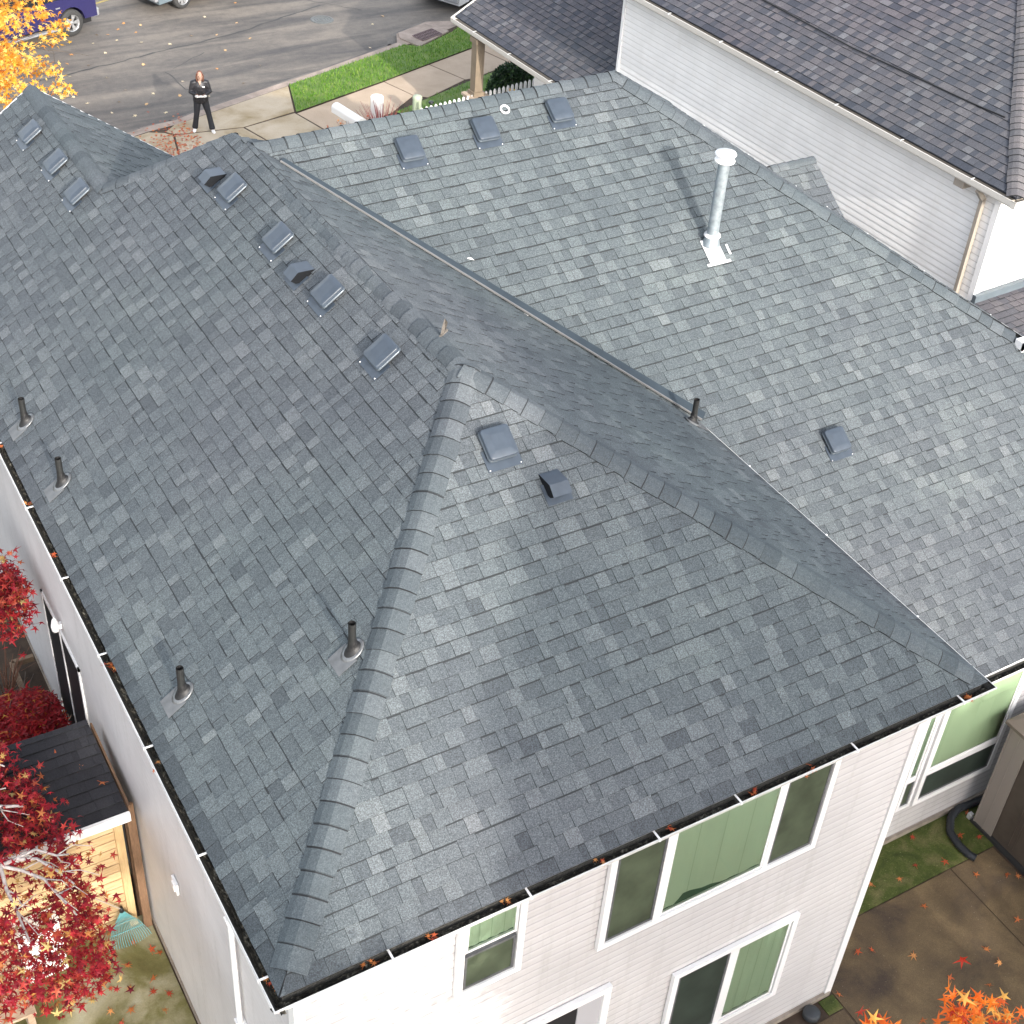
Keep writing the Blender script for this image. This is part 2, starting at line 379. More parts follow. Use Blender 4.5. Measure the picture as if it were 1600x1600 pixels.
# left slope (faces -X)
slope('roof_slope', (C0, c(0,9,0), P_), [
    [c(i_,i_*1.06,i_*pl), P_, Q_, G_, S_, c(i_,11.042,i_*pl)],
    [c(i_,11.042,i_*pl), S_, T_+Y*.05, c(i_,14.54,i_*pl)]], SH, house, seed=11)
slope('roof_slope', (C0, D0, P_), [[c(i_,i_,i_*ph), c(8-i_,i_,i_*ph), P_]], SH, house, seed=12)
slope('roof_slope', (D0, V0, P_), [[c(8-i_,i_,i_*pr), c(8-i_,5.16,i_*pr), Q_, P_]], SH, house, seed=13)
# right wing slope (faces -Y), runs below the upper eave on the east side
nR = (Q_-V0).cross(R_-V0); 
def onR(x, y): return V((x, y, V0.z-(nR.x*(x-V0.x)+nR.y*(y-V0.y))/nR.z))
def onRz(x, z): return V((x, V0.y-(nR.x*(x-V0.x)+nR.z*(z-V0.z))/nR.y, z))
SEr = onR(13.42, 5.05); EL = onR(7.72, 1.62); ER = onR(14.1, 1.62)
slope('roof_slope', (EL, ER, Q_), [[EL, ER, onR(14.1,4.6), SEr, onR(7.72,5.05)], [onR(7.94,5.05), SEr, R_, Q_+V((0,0,.004))]], SH, house, seed=14, exp=.15)
slope('roof_slope', (c(13.42,5.1,.05), c(13.42,13.7,.05), R_), [[c(13.42,5.1,.05), c(13.42,13.7,.05), R_]], SH, house, seed=15)
slope('roof_slope', (T_, S_, c(4.72,14.49,0)) if False else (c(4.72,14.49,0), c(4.72,13.0,0), S_), [[S_, T_+Y*.05, c(4.72,14.54,0), F_]], SH, house, seed=16)
slope('roof_slope', (c(4.72,13.76,0), c(13.5,13.76,0), R_), [[K_, V((R_.x,9.45,R_.z)), c(13.42,13.72,.03), F_]], SH, house, seed=17)
slope('roof_slope', (K_, K_+Y*.5, G_), [[V(Q_), G_, K_]], SH, house, seed=18)
slope('roof_slope', (F_, F_+(S_-F_).cross(G_-F_).cross(Z), G_), [[S_, F_, G_]], SH, house, seed=19)
fm = MB(); fm.face([G_, F_, K_], .4); fm.build('roof_slope', SH, house)
fm = MB()
for a, b in ((T_+Y*.06, c(0,14.55,0)), (c(4.72,14.55,0), T_+Y*.06)): fm.bar(a-Z*.09, b-Z*.09, .03, .16)
fm.build('rake_board', TRIM, house)
fm = MB(); fm.face([c(.3,14.3,.1), c(4.4,14.3,.1), c(2.361,14.3,1.6)]); fm.build('gable_wall', SID, house)
# ridge and hip caps
dl = V((-1,0,-pl)); dr = V((1,0,-pr)); dh = V((0,-1,-ph)); dR = -(onRz(10,8)-onRz(10,6)); dE = V((1,0,-.645)); dN = V((0,1,-.65))
up = lambda v, h=.004: v+Z*h
caps('ridge_caps', up(G_), up(P_), dl, dr, house, seed=21)
caps('hip_caps', c(.21,.222,.15), up(P_), dl, dh, house, seed=22, hw=.16)
caps('hip_caps', c(7.79,.20,.142), up(P_), dr, dh, house, seed=23, hw=.16)
caps('ridge_caps', up(Q_), up(R_), dR, dN, house, seed=24)
caps('hip_caps', SEr+Z*.01, up(R_), dR, dE, house, seed=25)
caps('hip_caps', c(13.3,13.6,.12), up(R_), dE, dN, house, seed=26)
caps('hip_caps', up(S_), up(G_), dl, dN, house, seed=27, hw=.14)
caps('ridge_caps', T_+Y*.04, up(S_), dl, V((1,0,-.716)), house, seed=28)
# flashing along the valley between the main roof and the right wing
fm = MB(); a = V0+Z*.03; b = Q_+V((.22,-.3,-.13)); dv = (b-a).normalized(); nR_ = nR.normalized(); nR_ = nR_ if nR_.z > 0 else -nR_
n3 = V((pr,0,1)).normalized()
s1 = dv.cross(nR_).normalized(); s1 = s1 if s1.x > 0 else -s1
s2 = dv.cross(n3).normalized(); s2 = s2 if s2.x < 0 else -s2
fm.face([a+nR_*.022+s1*.13, b+nR_*.022+s1*.07, b+nR_*.022, a+nR_*.022], .5, 0)
fm.bar(a+s2*.02+Z*.025, b+s2*.0+Z*.02, .018, .02, mi=1)
fm.build('valley_flashing', [plain('valley_dark', (.030,.042,.054), .75, spec=.2, nscale=5, namt=.1), plain('valley_edge', (.16,.16,.16), .5)], house)
# gutters
gutter(c(0,0,0), c(0,14.4,0), (-1,0,0), house, hang=(.33,1.72,3.12,4.5,5.78,7.11,8.45,9.8,11.1,12.5,13.8), seed=31, mit=(1,0))
gutter(c(0,0,0), c(8,0,0), (0,-1,0), house, hang=(1.054,2.387,3.744,4.675,6.107,7.534), seed=32, mit=(1,1))
gutter(c(8,0,0), c(8,5.1,0), (1,0,0), house, hang=(1.2,2.74,4.2), seed=33, deb=False, mit=(1,0))
gutter(c(13.55,4.95,-.02), c(13.55,13.76,-.02), (1,0,0), house, hang=(.7,2.1,3.4,4.4,5.2,6.5,7.8), seed=34, deb=False)
gutter(V((8.02,EL.y-.07,EL.z-.06)), V((14.1,EL.y-.07,EL.z-.06)), (0,-1,0), house, hang=(2.05,3.4,4.7), seed=35)
fm = MB(); fm.box((13.35,4.92,E-.10),(13.72,4.96,E+.02)); fm.box((13.35,4.80,E-.10),(13.39,4.92,E+.02)); fm.box((13.35,4.80,E-.12),(13.72,4.83,E+.02)); fm.build('gutter_end', TRIM, house)
# little gable roof of the side bay beyond the east eave
bA = V((14.2,10.56,5.69)); br = MB()
slope('bay_roof', (V((13.2,9.1,4.741)), V((14.22,9.1,4.741)), V((13.2,10.56,5.69))), [[V((13.2,9.1,4.741)), V((14.22,9.1,4.741)), V((14.22,10.56,5.69)), V((13.2,10.56,5.69))]], SH, house, seed=36)
slope('bay_roof', (V((13.2,12.02,4.741)), V((14.22,12.02,4.741)), V((13.2,10.56,5.69))), [[V((13.2,12.02,4.741)), V((14.22,12.02,4.741)), V((14.22,10.56,5.69)), V((13.2,10.56,5.69))]], SH, house, seed=37)
caps('ridge_caps', V((14.22,10.56,5.69)), V((13.3,10.56,5.69)), V((0,-1,-.65)), V((0,1,-.65)), house, seed=38, hw=.12)
br = MB(); br.box((13.2,9.3,3.0),(14.1,11.8,4.9)); br.face([V((14.1,9.3,4.9)),V((14.1,11.8,4.9)),V((14.1,10.56,5.62))]); br.build('bay_wall', SID, house)
# walls
siding('wall', (.3,14.25), (.3,.3), 0, E-.12, (-1,0), house, exp=.115)
siding('wall', (.3,.3), (7.38,.3), 0, E-.12, (0,-1), house)
siding('wall', (7.38,.3), (7.38,5.3), 0, E-.12, (1,0), house)
siding('wall', (7.38,1.78), (13.3,1.78), 0, 3.25, (0,-1), house)
siding('wall', (13.2,13.4), (13.2,5.2), 0, E-.1, (1,0), house)
siding('wall', (13.3,1.78), (13.3,5.3), 0, 5.4, (1,0), house, top=lambda s: 3.2+s*2.3)
siding('wall', (4.4,13.45), (13.2,13.45), 0, E-.1, (0,1), house); siding('wall', (.3,14.25), (4.4,14.25), 0, E-.1, (0,1), house)
fm = MB()   # soffits and fascia
fm.box((.02,.13,E-.15),(.3,14.3,E-.13)); fm.box((.3,.02+.11,E-.15),(7.87,.31,E-.13)); fm.box((7.40,.31,E-.15),(7.87,5.2,E-.13))
fm.box((.13,.13,E-.12),(.155,14.3,E-.0)); fm.box((.155,.13,E-.12),(7.84,.155,E-.0)); fm.box((7.84,.13,E-.12),(7.866,5.2,E-.0))
fm.box((13.2,5.05,E-.15),(13.4,13.7,E-.13)); fm.box((7.75,EL.y+.06,EL.z-.19),(14.0,1.78,EL.z-.17)); fm.box((7.75,EL.y+.055,EL.z-.17),(14.0,EL.y+.08,EL.z-.03))
fm.build('soffit', TRIM, house)
tm = MB(); tm.box((7.31,.262,0),(7.415,.30,E-.13)); tm.box((7.38,.30,0),(7.415,.40,E-.13)); tm.build('corner_trim', TRIM, house)
tm = MB(); tm.box((.262,.265,0),(.36,.30,E-.13)); tm.box((.262,.30,0),(.30,.40,E-.13)); tm.build('corner_trim', TRIM, house)
ds = MB()
ds.tube([(.12,1.72,E-.12),(.12,1.72,E-.22),(.235,1.72,E-.42),(.235,1.72,.25),(.12,1.72,.06)], (.034), 4)
for z_ in (4.4,2.7,1.0): ds.box((.19,1.66,z_),(.285,1.78,z_+.03))
ds.build('downspout', TRIM, house)
# foundation strip
fm = MB(); fm.box((.27,.24,-.1),(.31,14.2,.07)); fm.box((.31,.245,-.1),(7.39,.29,.07)); fm.box((7.39,1.73,-.1),(13.3,1.77,.09)); fm.build('foundation', plain('foundation_concrete', (.28,.24,.20), .85, nscale=8, namt=.25), house)

# windows -----------------------------------------------------------
def window(parent, wall_y, x0, x1, z0, z1, units, trim=.075, label=None):
    """window in a wall facing -Y; units: (kind, x0, x1, z0, z1)"""
    w = empty_part('window', parent, label) if False else None
    f = MB(); y0 = wall_y-.055; y1 = wall_y-.005
    f.box((x0-trim,y0,z0-trim),(x0,y1,z1+trim)); f.box((x1,y0,z0-trim),(x1+trim,y1,z1+trim))
    f.box((x0,y0,z0-trim),(x1,y1,z0)); f.box((x0,y0,z1),(x1,y1,z1+trim))
    xs = sorted({u[1] for u in units}|{u[2] for u in units})
    for k in range(len(units)-1):
        a, b = units[k], units[k+1]
        if abs(b[1]-a[2]) < .3 and b[1] > a[1]+.05: f.box((a[2],y0+.006,z0),(b[1],y1,z1))
        elif abs(b[3]-a[4]) < .3: f.box((a[1],y0+.006,a[4]),(a[2],y1,b[3]))
    fo = f.build('window', TRIM, parent, label=label)
    for kind, a, b, lo, hi in units:
        s = MB(); t = .028
        s.box((a,y0+.012,lo),(a+t,y1,hi)); s.box((b-t,y0+.012,lo),(b,y1,hi)); s.box((a+t,y0+.012,lo),(b-t,y1,lo+t)); s.box((a+t,y0+.012,hi-t),(b-t,y1,hi))
        s.build('sash', TRIM if kind in 'cb' else GREYM, fo)
        if kind in 's':
            p = MB(); p.box((a+t,wall_y-.036,lo+t),(b-t,wall_y-.03,hi-t)); p.build('insect_screen', SCREEN, fo)
        elif kind == 'd':
            p = MB(); p.box((a+t,wall_y-.036,lo+t),(b-t,wall_y-.03,hi-t)); p.build('insect_screen', SCREEND, fo)
        else:
            p = MB(); p.face([V((a+t,wall_y-.038,lo+t)),V((b-t,wall_y-.038,lo+t)),V((b-t,wall_y-.038,hi-t)),V((a+t,wall_y-.038,hi-t))]); p.build('pane', GLASS, fo)
            q = MB()
            if kind == 'c':
                n = 26; W_ = b-a-2*t
                rows = []
                for i in range(n+1):
                    x = a+t+W_*i/n; yy = wall_y-.026+.005*math.sin(i*1.1)
                    zlo = lo+t+.03
                    if W_ > 1 and 3 < i < 17: zlo += .13*((i-3)/2 if i < 5 else (17-i)/12)
                    rows.append((V((x,yy,zlo)), V((x,yy+.001,hi-t))))
                for i in range(n): q.face([rows[i][0],rows[i+1][0],rows[i+1][1],rows[i][1]], .5, 0, True)
                for i in (6,13,20): q.face([rows[i][0]+V((0,-.002,0)),rows[i][0]+V((.006,-.002,0)),rows[i][1]+V((.006,-.002,0)),rows[i][1]+V((0,-.002,0))], .3, 2)
                q.face([V((a+t,wall_y-.018,lo+t)),V((b-t,wall_y-.018,lo+t)),V((b-t,wall_y-.018,hi-t)),V((a+t,wall_y-.018,hi-t))], .5, 1)
                q.build('curtain', [BLIND, ROOM, SEAM], fo)
            else:
                z = lo+t+.01
                while z < hi-t-.01:
                    q.face([V((a+t,wall_y-.034,z)),V((b-t,wall_y-.034,z)),V((b-t,wall_y-.022,z+.024)),V((a+t,wall_y-.022,z+.024))], .5, 0); z += .03
                q.face([V((a+t,wall_y-.018,lo+t)),V((b-t,wall_y-.018,lo+t)),V((b-t,wall_y-.018,hi-t)),V((a+t,wall_y-.018,hi-t))], .5, 1)
                q.build('blind', [SLAT, ROOM], fo)
    return fo
window(house, .28, 3.50, 6.13, 3.76, 5.2, [('s',3.51,4.08,3.78,5.19),('c',4.17,5.47,3.78,5.19),('s',5.54,6.12,3.78,5.19)], label='wide triple window with a green curtain under the eave')
window(house, .28, 4.65, 6.24, .90, 2.36, [('d',4.66,5.36,.92,2.35),('c',5.46,6.22,.92,2.35)], label='double window on the ground floor')
window(house, .28, 1.89, 2.45, 4.09, 5.2, [('c',1.9,2.44,4.68,5.19),('s',1.9,2.44,4.11,4.62)], label='small double hung window near the roof corner')
window(house, 1.765, 9.99, 11.33, .78, 2.82, [('d',10.0,11.32,.80,1.29),('b',10.0,11.32,1.40,2.81)], label='window with green slatted blinds beside the patio')
window(house, 1.765, 9.64, 9.80, .80, 2.82, [('s',9.645,9.795,.82,1.30),('c',9.645,9.795,1.38,2.81)], trim=.05, label='narrow side window')
dm = MB(); dm.box((3.62,.22,0),(3.71,.275,2.90)); dm.box((1.9,.22,2.81),(3.62,.275,2.90)); dm.box((1.9,.22,0),(1.99,.275,2.81)); door = dm.build('door_frame', TRIM, house)
dm = MB(); dm.box((3.32,.245,.05),(3.62,.272,2.81)); dm.build('door_panel', plain('door_grey', (.40,.40,.42), .6), door)
dm = MB(); dm.box((1.99,.255,.05),(3.32,.268,2.81)); dm.build('doorway', DARK, door)
# window and porch lamp on the left wall
lm = MB()
for a, b, lo, hi in ((8.83,8.88,.4,2.75),(8.02,8.07,.4,2.75),(7.2,7.25,.4,2.75)): lm.box((.262,a,lo),(.29,b,hi))
lm.box((.262,7.2,2.70),(.29,8.88,2.75)); lm.box((.262,7.2,.36),(.29,8.88,.41)); wl = lm.build('side_window', TRIM, house)
lm = MB(); lm.box((.272,7.25,.41),(.285,8.02,2.70)); lm.box((.272,8.07,.41),(.285,8.83,2.70)); lm.build('pane', plain('dark_glass', (.015,.017,.02), .5, spec=.15), wl)
lm = MB(); lm.lathe([(.001,.24),(.03,.2),(.055,.10),(.05,.02),(.025,.0),(.001,.0)], Matrix.Translation((.20,7.86,2.88)), 14); lm.box((.19,7.83,2.92),(.28,7.89,3.0)); lm.build('wall_lamp', plain('lamp_white', (.8,.8,.8), .3), house)
hs = MB(); hs.box((.25,3.66,2.42),(.28,3.82,2.60)); hs.box((.235,3.70,2.45),(.25,3.78,2.56)); hs.build('wall_vent', TRIM, house)

# roof vents, exhaust hoods, pipes ----------------------------------
def rbox(mb, w, l, z0, z1, r, inset, tone=.5, mi=0, seg=4):
    rings = []
    def ring(w_, l_, r_, z):
        pts = []
        for cx, cy, a0 in ((w_/2-r_,l_/2-r_,0),(-w_/2+r_,l_/2-r_,90),(-w_/2+r_,-l_/2+r_,180),(w_/2-r_,-l_/2+r_,270)):
            for k in range(seg+1):
                a = math.radians(a0+90*k/seg); pts.append((cx+r_*math.cos(a), cy+r_*math.sin(a), z))
        return pts
    rr = [ring(w,l,r,z0), ring(w,l,r,z1-.012), ring(w-.006,l-.006,r,z1-.004), ring(w-.022,l-.022,r*.9,z1), ring(w*.5,l*.5,r*.5,z1+inset)]
    n = len(rr[0]); vs = [p for q in rr for p in q]; fs = []
    for i in range(len(rr)-1):
        for k in range(n): k2 = (k+1)%n; fs.append((i*n+k,i*n+k2,(i+1)*n+k2,(i+1)*n+k))
    mb.mesh(vs, fs, tone, mi, True); mb.face([V(p) for p in rr[-1]], tone, mi)
vent_hood = MB(); rbox(vent_hood, .31, .32, .066, .112, .035, .008); vh = vent_hood.data('hood', SLATE)
vb = MB(); rbox(vb, .25, .25, .0, .075, .03, .0, mi=0)
rim = MB(); rbox(rim, .322, .332, .048, .068, .04, .0); vr = rim.data('lower_rim', plain('vent_rim', (.10,.12,.14), .3, metal=.3))
vn = vb.data('neck', DARK)
fl = MB(); fl.box((-.19,-.25,.017),(.19,-.03,.021)); 
vf = fl.data('base_flange', SLATE)
nl = MB()
for sx in (-.185,.185): nl.lathe([(.001,.030),(.007,.028),(.008,.02)], Matrix.Translation((sx*.92,-.232,0)), 8)
vnl = nl.data('nails', SILV)
def place_vent(p, u, upv, label=None):
    """p on the slope; u along the eave; upv up the slope"""
    M = frame(p, u, upv); r = bpy.data.objects.new('roof_vent', vh); link(r, house); r.matrix_local = M
    for me, nm in ((vn,'neck'),(vr,'lower_rim'),(vf,'base_flange'),(vnl,'nails')): link(bpy.data.objects.new(nm, me), r)
    return r
uL, vL = V((0,-1,0)), V((1,0,pl)); uH, vH = X, V((0,1,ph)); uR, vR = V((1,0,0)), -dR
for x, y, z in ((2.05,13.4,6.97),(2.09,12.29,6.99),(2.09,11.33,7.0),(3.35,8.93,7.9),(3.36,7.56,7.9),(3.37,6.23,7.91),(3.37,4.91,7.91)):
    place_vent(V((x,y,E+x*pl)), uL, vL)
place_vent(c(3.76,3.30,3.30*ph), uH, vH)
for x, y in ((5.70,8.99),(6.82,9.04),(7.98,9.09),(9.75,4.55)): place_vent(onR(x,y), uR, vR)
hd = MB()   # wedge hood open at the front
w_ = .105; prof = [(-.13,.045),(-.155,.115),(-.03,.135),(.13,.02),(.13,.0)]
for i in range(3): a, b = prof[i], prof[i+1]; hd.face([V((-w_,a[0],a[1])),V((w_,a[0],a[1])),V((w_,b[0],b[1])),V((-w_,b[0],b[1]))][::-1], .5, 0)
for sx in (-1,1):
    q = [V((sx*w_,a,b)) for a,b in prof]+[V((sx*w_,-.06,.0))]; hd.face(q if sx < 0 else q[::-1], .5, 1)
hd.face([V((-w_,-.13,.045)),V((w_,-.13,.045)),V((w_,-.06,.0)),V((-w_,-.06,.0))], .5, 1)
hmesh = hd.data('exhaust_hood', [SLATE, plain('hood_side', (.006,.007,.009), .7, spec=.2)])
hf = MB(); hf.box((-.14,-.2,.017),(.14,.02,.021)); hfm = hf.data('base_flange', SLATE)
for p, u, v_ in ((V((3.29,9.42,E+3.29*pl)),uL,vL),(V((3.31,6.84,E+3.31*pl)),uL,vL),(c(4.16,2.86,2.86*ph),uH,vH)):
    r = link(bpy.data.objects.new('exhaust_hood', hmesh), house); r.matrix_local = frame(p, u, v_); link(bpy.data.objects.new('base_flange', hfm), r)
def vent_pipe(p, u, v_, h=.36, r=.036):
    M = frame(p, u, v_); Mi = M.to_3x3().inverted(); up_ = Mi @ Z
    b = MB(); b.tube([V((0,0,.02)), up_*(h*.5), up_*h], r, 14, cap=False); b.tube([up_*h, up_*(h*.6)], r*.8, 14, cap=False, mi=1); b.face([up_*(h*.8)+V((math.cos(a)*r*.8,math.sin(a)*r*.8,0)) for a in [k*.449 for k in range(14)]], .5, 1)
    o = b.build('vent_pipe', [PIPEM, DARK], house, M)
    q = MB(); sz = up_/up_.z; shr = Matrix(((.95,0,sz.x,0),(0,1.3,sz.y,0),(0,0,1,0),(0,0,0,1)))
    q.lathe([(.088,.010),(.102,.015),(.102,.023),(.085,.030),(.070,.032)], shr, 24, mi=0); q.lathe([(.074,.030),(.066,.042),(.050,.052),(r+.010,.066),(r+.008,.088),(r,.094)], shr, 22, mi=1)
    q.build('boot', [LEAD, BLACK], o)
    q = MB(); q.lathe([(r+.012,.085),(r+.014,.10),(r+.004,.13)], Matrix(((1,0,sz.x,0),(0,1,sz.y,0),(0,0,1,0),(0,0,0,1))), 16); q.build('rubber_collar', BLACK, o)
    q = MB(); q.box((-.12,-.22,.018),(.12,.0,.022)); q.build('base_flange', GREYM, o)
for x, y in ((.37,8.33),(.41,6.99),(1.75,2.26),(.47,3.30)): vent_pipe(V((x,y,E+x*pl)), uL, vL)
pv = V((7.72,5.05,E+(8-7.72)*pr)); vent_pipe(pv, V((0,1,0)), V((-1,0,pr)), .36)
fp = onR(9.30,7.11); M = frame(fp, uR, vR); up_ = M.to_3x3().inverted() @ Z
b = MB(); b.tube([up_*.12, up_*.6, up_*1.24], .077, 24, cap=False); flue = b.build('flue_pipe', GALV, house, M)
rot = up_.to_track_quat('Z','Y').to_matrix().to_4x4()
b = MB(); b.lathe([(.085,1.22),(.13,1.225),(.137,1.24),(.13,1.255),(.10,1.26),(.10,1.31),(.137,1.315),(.143,1.33),(.133,1.35),(.05,1.368),(.001,1.37)], rot, 28); b.build('flue_cap', plain('cap_white', (.80,.80,.80), .35), flue)
b = MB(); b.lathe([(.125,.03),(.105,.10),(.078,.17)], rot, 24, mi=0); b.lathe([(.115,.165),(.11,.185),(.075,.20),(.073,.23)], rot, 24, mi=1); b.build('storm_collar', [GALV, plain('collar_white', (.75,.75,.75), .4)], flue)
b = MB(); b.box((-.13,-.26,.014),(.13,.10,.02)); b.box((-.19,-.285,.014),(.19,-.25,.026)); b.box((.22,-.18,.014),(.25,-.03,.022)); b.build('base_flange', plain('flashing_white', (.80,.80,.81), .4), flue)
b = MB(); b.box((-.035,-.075,.5),(.035,-.07,.62), M=rot); b.build('sticker', plain('sticker_white', (.8,.8,.8), .4), flue)
b = MB(); n = 20
for i in range(n):
    a0, a1 = 2*math.pi*i/n, 2*math.pi*(i+1)/n
    b.tube([(.058*math.cos(a0),.058*math.sin(a0),.02),(.058*math.cos(a1),.058*math.sin(a1),.02)], .014, 6, cap=False)
b.build('pipe_ring', plain('ring_white', (.82,.82,.82), .4), house, frame(onR(7.24,9.25), uR, vR))
b = MB(); b.box((-.10,-.012,0),(.10,.008,.02)); b.mesh([(-.05,0,.0),(.06,0,.0),(.05,-.03,.13),(.0,-.02,.2),(-.03,-.01,.12)], [(0,1,2,3,4),(4,3,2,1,0)])
b.build('lifted_cap', plain('flake_brown', (.13,.115,.10), .9, nscale=30, namt=.4), house, Matrix.Translation(V((3.86,4.62,E+2.70)))@Matrix.Rotation(.6,4,'Z'), label='torn brown ridge shingle standing up')
# =============================================================== NEIGHBOUR
A = V((16.62,8.14,0)); th = math.atan2(.474,10.37)
nb = empty('neighbour_house', 'cream sided house with brown shingle roof and a front porch beyond the roof', 'house', A, th)
zz = E; q = lambda x, y, z: V((x, y, z))
slope('roof_slope', (q(0,0,zz), q(0,12.4,zz), q(3,3,zz+1.5)), [[q(.07,.07,zz+.035), q(.07,12.3,zz+.035), q(4.6,7.9,zz+2.3), q(4.6,4.6,zz+2.3)]], SHB, nb, seed=41, contrast=1.35, exp=.16)
slope('roof_slope', (q(0,0,zz), q(9.2,0,zz), q(3,3,zz+1.5)), [[q(.07,.07,zz+.035), q(9.1,.07,zz+.035), q(4.6,4.6,zz+2.3)]], SHB, nb, seed=42, contrast=1.35, exp=.16)
slope('roof_slope', (q(0,12.4,zz), q(9.2,12.4,zz), q(4.6,7.8,zz+2.3)), [[q(.07,12.33,zz+.035), q(9.1,12.33,zz+.035), q(4.6,7.9,zz+2.3)]], SHB, nb, seed=43, exp=.16)
slope('roof_slope', (q(9.2,0,zz), q(9.2,12.4,zz), q(4.6,7.8,zz+2.3)), [[q(9.13,.07,zz+.035), q(9.13,12.33,zz+.035), q(4.6,7.9,zz+2.3), q(4.6,4.6,zz+2.3)]], SHB, nb, seed=44, exp=.16)
CB = shingle('cap_brown', ((0,(.10,.095,.10)),(1,(.14,.125,.125))))
caps('hip_caps', q(.1,.1,zz+.07), q(4.6,4.6,zz+2.31), V((-1,0,-.5)), V((0,-1,-.5)), nb, mat=CB, seed=45, hw=.17, exp=.16)
caps('hip_caps', q(.1,12.3,zz+.07), q(4.6,7.9,zz+2.31), V((-1,0,-.5)), V((0,1,-.5)), nb, mat=CB, seed=46, hw=.17)
caps('ridge_caps', q(4.6,7.9,zz+2.31), q(4.6,4.6,zz+2.31), V((-1,0,-.5)), V((1,0,-.5)), nb, mat=CB, seed=47, hw=.17)
ca = MB(); ca.tube([(1.15,11,zz+.63),(1.17,8,zz+.622),(1.10,5.3,zz+.60),(1.20,2.3,zz+.632),(1.24,1.6,zz+.65)], .014, 6); ca.build('cable', BLACK, nb)
TG = TG_
gutter(q(0,0,zz), q(0,12.4,zz), (-1,0,0), nb, mat=TG, inmat=TAUPE, hang=(1.0,2.7,4.4,6.1,7.8,9.5,11.2), seed=48, deb=False)
gutter(q(0,0,zz), q(9.2,0,zz), (0,-1,0), nb, mat=TG, inmat=TAUPE, hang=(1.6,3.2), seed=49, deb=False)
siding('wall', (.35,11.4), (.35,.55), 0, zz-.12, (-1,0), nb, mat=SIDN, exp=.125)
siding('wall', (.35,.55), (8.8,.55), 0, zz-.12, (0,-1), nb, mat=SIDN, exp=.125)
siding('wall', (.35,11.4), (8.8,11.4), 0, zz-.12, (0,1), nb, mat=SIDN, exp=.125)
fm = MB(); fm.box((.0+.13,.13,zz-.16),(.36,12.2,zz-.14)); fm.box((.36,.13,zz-.16),(9,.55,zz-.14)); fm.box((.13,.13,zz-.14),(.15,12.3,zz)); fm.box((.15,.13,zz-.14),(9,.15,zz)); fm.box((.36,11.42,zz-.16),(9,12.3,zz-.14)); fm.build('soffit', TAUPE, nb)
fm = MB(); fm.box((.31,.50,0),(.35,.62,zz-.16)); fm.box((.35,.50,0),(.46,.535,zz-.16)); fm.build('corner_trim', TRIM, nb)
fm = MB(); fm.box((.31,11.36,0),(.35,11.44,zz-.16)); fm.build('corner_trim', TRIM, nb)
fm = MB(); fm.bar((.28,.86,0),(.28,.86,zz-.35), .09, .07, up=(0,1,0)); fm.bar((.28,.86,zz-.38),(.08,.86,zz-.16), .09,.07,up=(0,1,0)); fm.box((.10,1.2,zz-.30),(.32,1.42,zz-.16)); fm.build('downspout', TAUPE, nb)
# porch / front wing roof
pz = 2.8
slope('porch_roof', (q(-.38,11,pz), q(-.38,17.5,pz), q(1,14,pz+.72)), [[q(-.31,11.5,pz+.036), q(-.31,17.43,pz+.036), q(4.4,17.43,pz+.036+4.71*.52), q(4.4,11.5,pz+.036+4.71*.52)], [q(-.31,8.5,pz+.036), q(-.31,11.5,pz+.036), q(.28,11.5,pz+.036+.59*.52), q(.28,8.5,pz+.036+.59*.52)]], SHB, nb, seed=51, contrast=1.35, exp=.16)
slope('porch_roof', (q(9.2,11.5,pz), q(9.2,17.5,pz), q(4.4,14,pz+.036+4.71*.52)), [[q(9.2,11.5,pz-.02), q(9.2,17.43,pz-.02), q(4.4,17.43,pz+.036+4.71*.52), q(4.4,11.5,pz+.036+4.71*.52)]], SHB, nb, seed=52, exp=.16)
gutter(q(-.40,8.5,pz), q(-.40,17.5,pz), (-1,0,0), nb, mat=TG, inmat=TAUPE, hang=(1.2,2.6,4.5,6.3,7.9,8.85), seed=53, deb=False)
fm = MB(); fm.bar((-.38,17.46,pz-.07),(4.4,17.46,pz-.07+4.78*.52), .035, .18, up=(0,0,1)); fm.box((-.27,8.5,pz-.16),(.32,17.4,pz-.14)); fm.box((-.27,8.5,pz-.14),(-.25,17.4,pz-.0)); fm.build('porch_fascia', TG, nb)
M_ = Matrix.Rotation(-th,4,'Z')@Matrix.Translation(-A)
pc = M_ @ V((15.64,24.5,0))
pm = MB(); pm.box((pc.x-.12,pc.y-.12,1.22),(pc.x+.12,pc.y+.12,pz-.15)); pm.box((pc.x-.16,pc.y-.16,1.16),(pc.x+.16,pc.y+.16,1.26)); pm.box((pc.x-.16,pc.y-.16,pz-.28),(pc.x+.16,pc.y+.16,pz-.15))
post = pm.build('porch_post', TAUPE2 if False else plain('post_tan', (.205,.162,.115), .6, nscale=5, namt=.1), nb)
def brick_mat():
    m, nt, b, N, L = nodes('brick'); t = N('ShaderNodeTexBrick'); t.inputs['Scale'].default_value = 9
    t.inputs['Color1'].default_value = (.30,.12,.08,1); t.inputs['Color2'].default_value = (.42,.26,.20,1); t.inputs['Mortar'].default_value = (.45,.42,.38,1); t.inputs['Mortar Size'].default_value = .02
    tc = N('ShaderNodeTexCoord'); mp = N('ShaderNodeMapping'); mp.inputs['Rotation'].default_value = (math.pi/2,0,0); L(tc.outputs['Object'], mp.inputs['Vector']); L(mp.outputs['Vector'], t.inputs['Vector']); L(t.outputs['Color'], b.inputs['Base Color']); b.inputs['Roughness'].default_value = .85; return m
pm = MB(); pm.box((pc.x-.24,pc.y-.24,0),(pc.x+.24,pc.y+.24,1.1)); pier = pm.build('brick_pier', brick_mat(), nb)
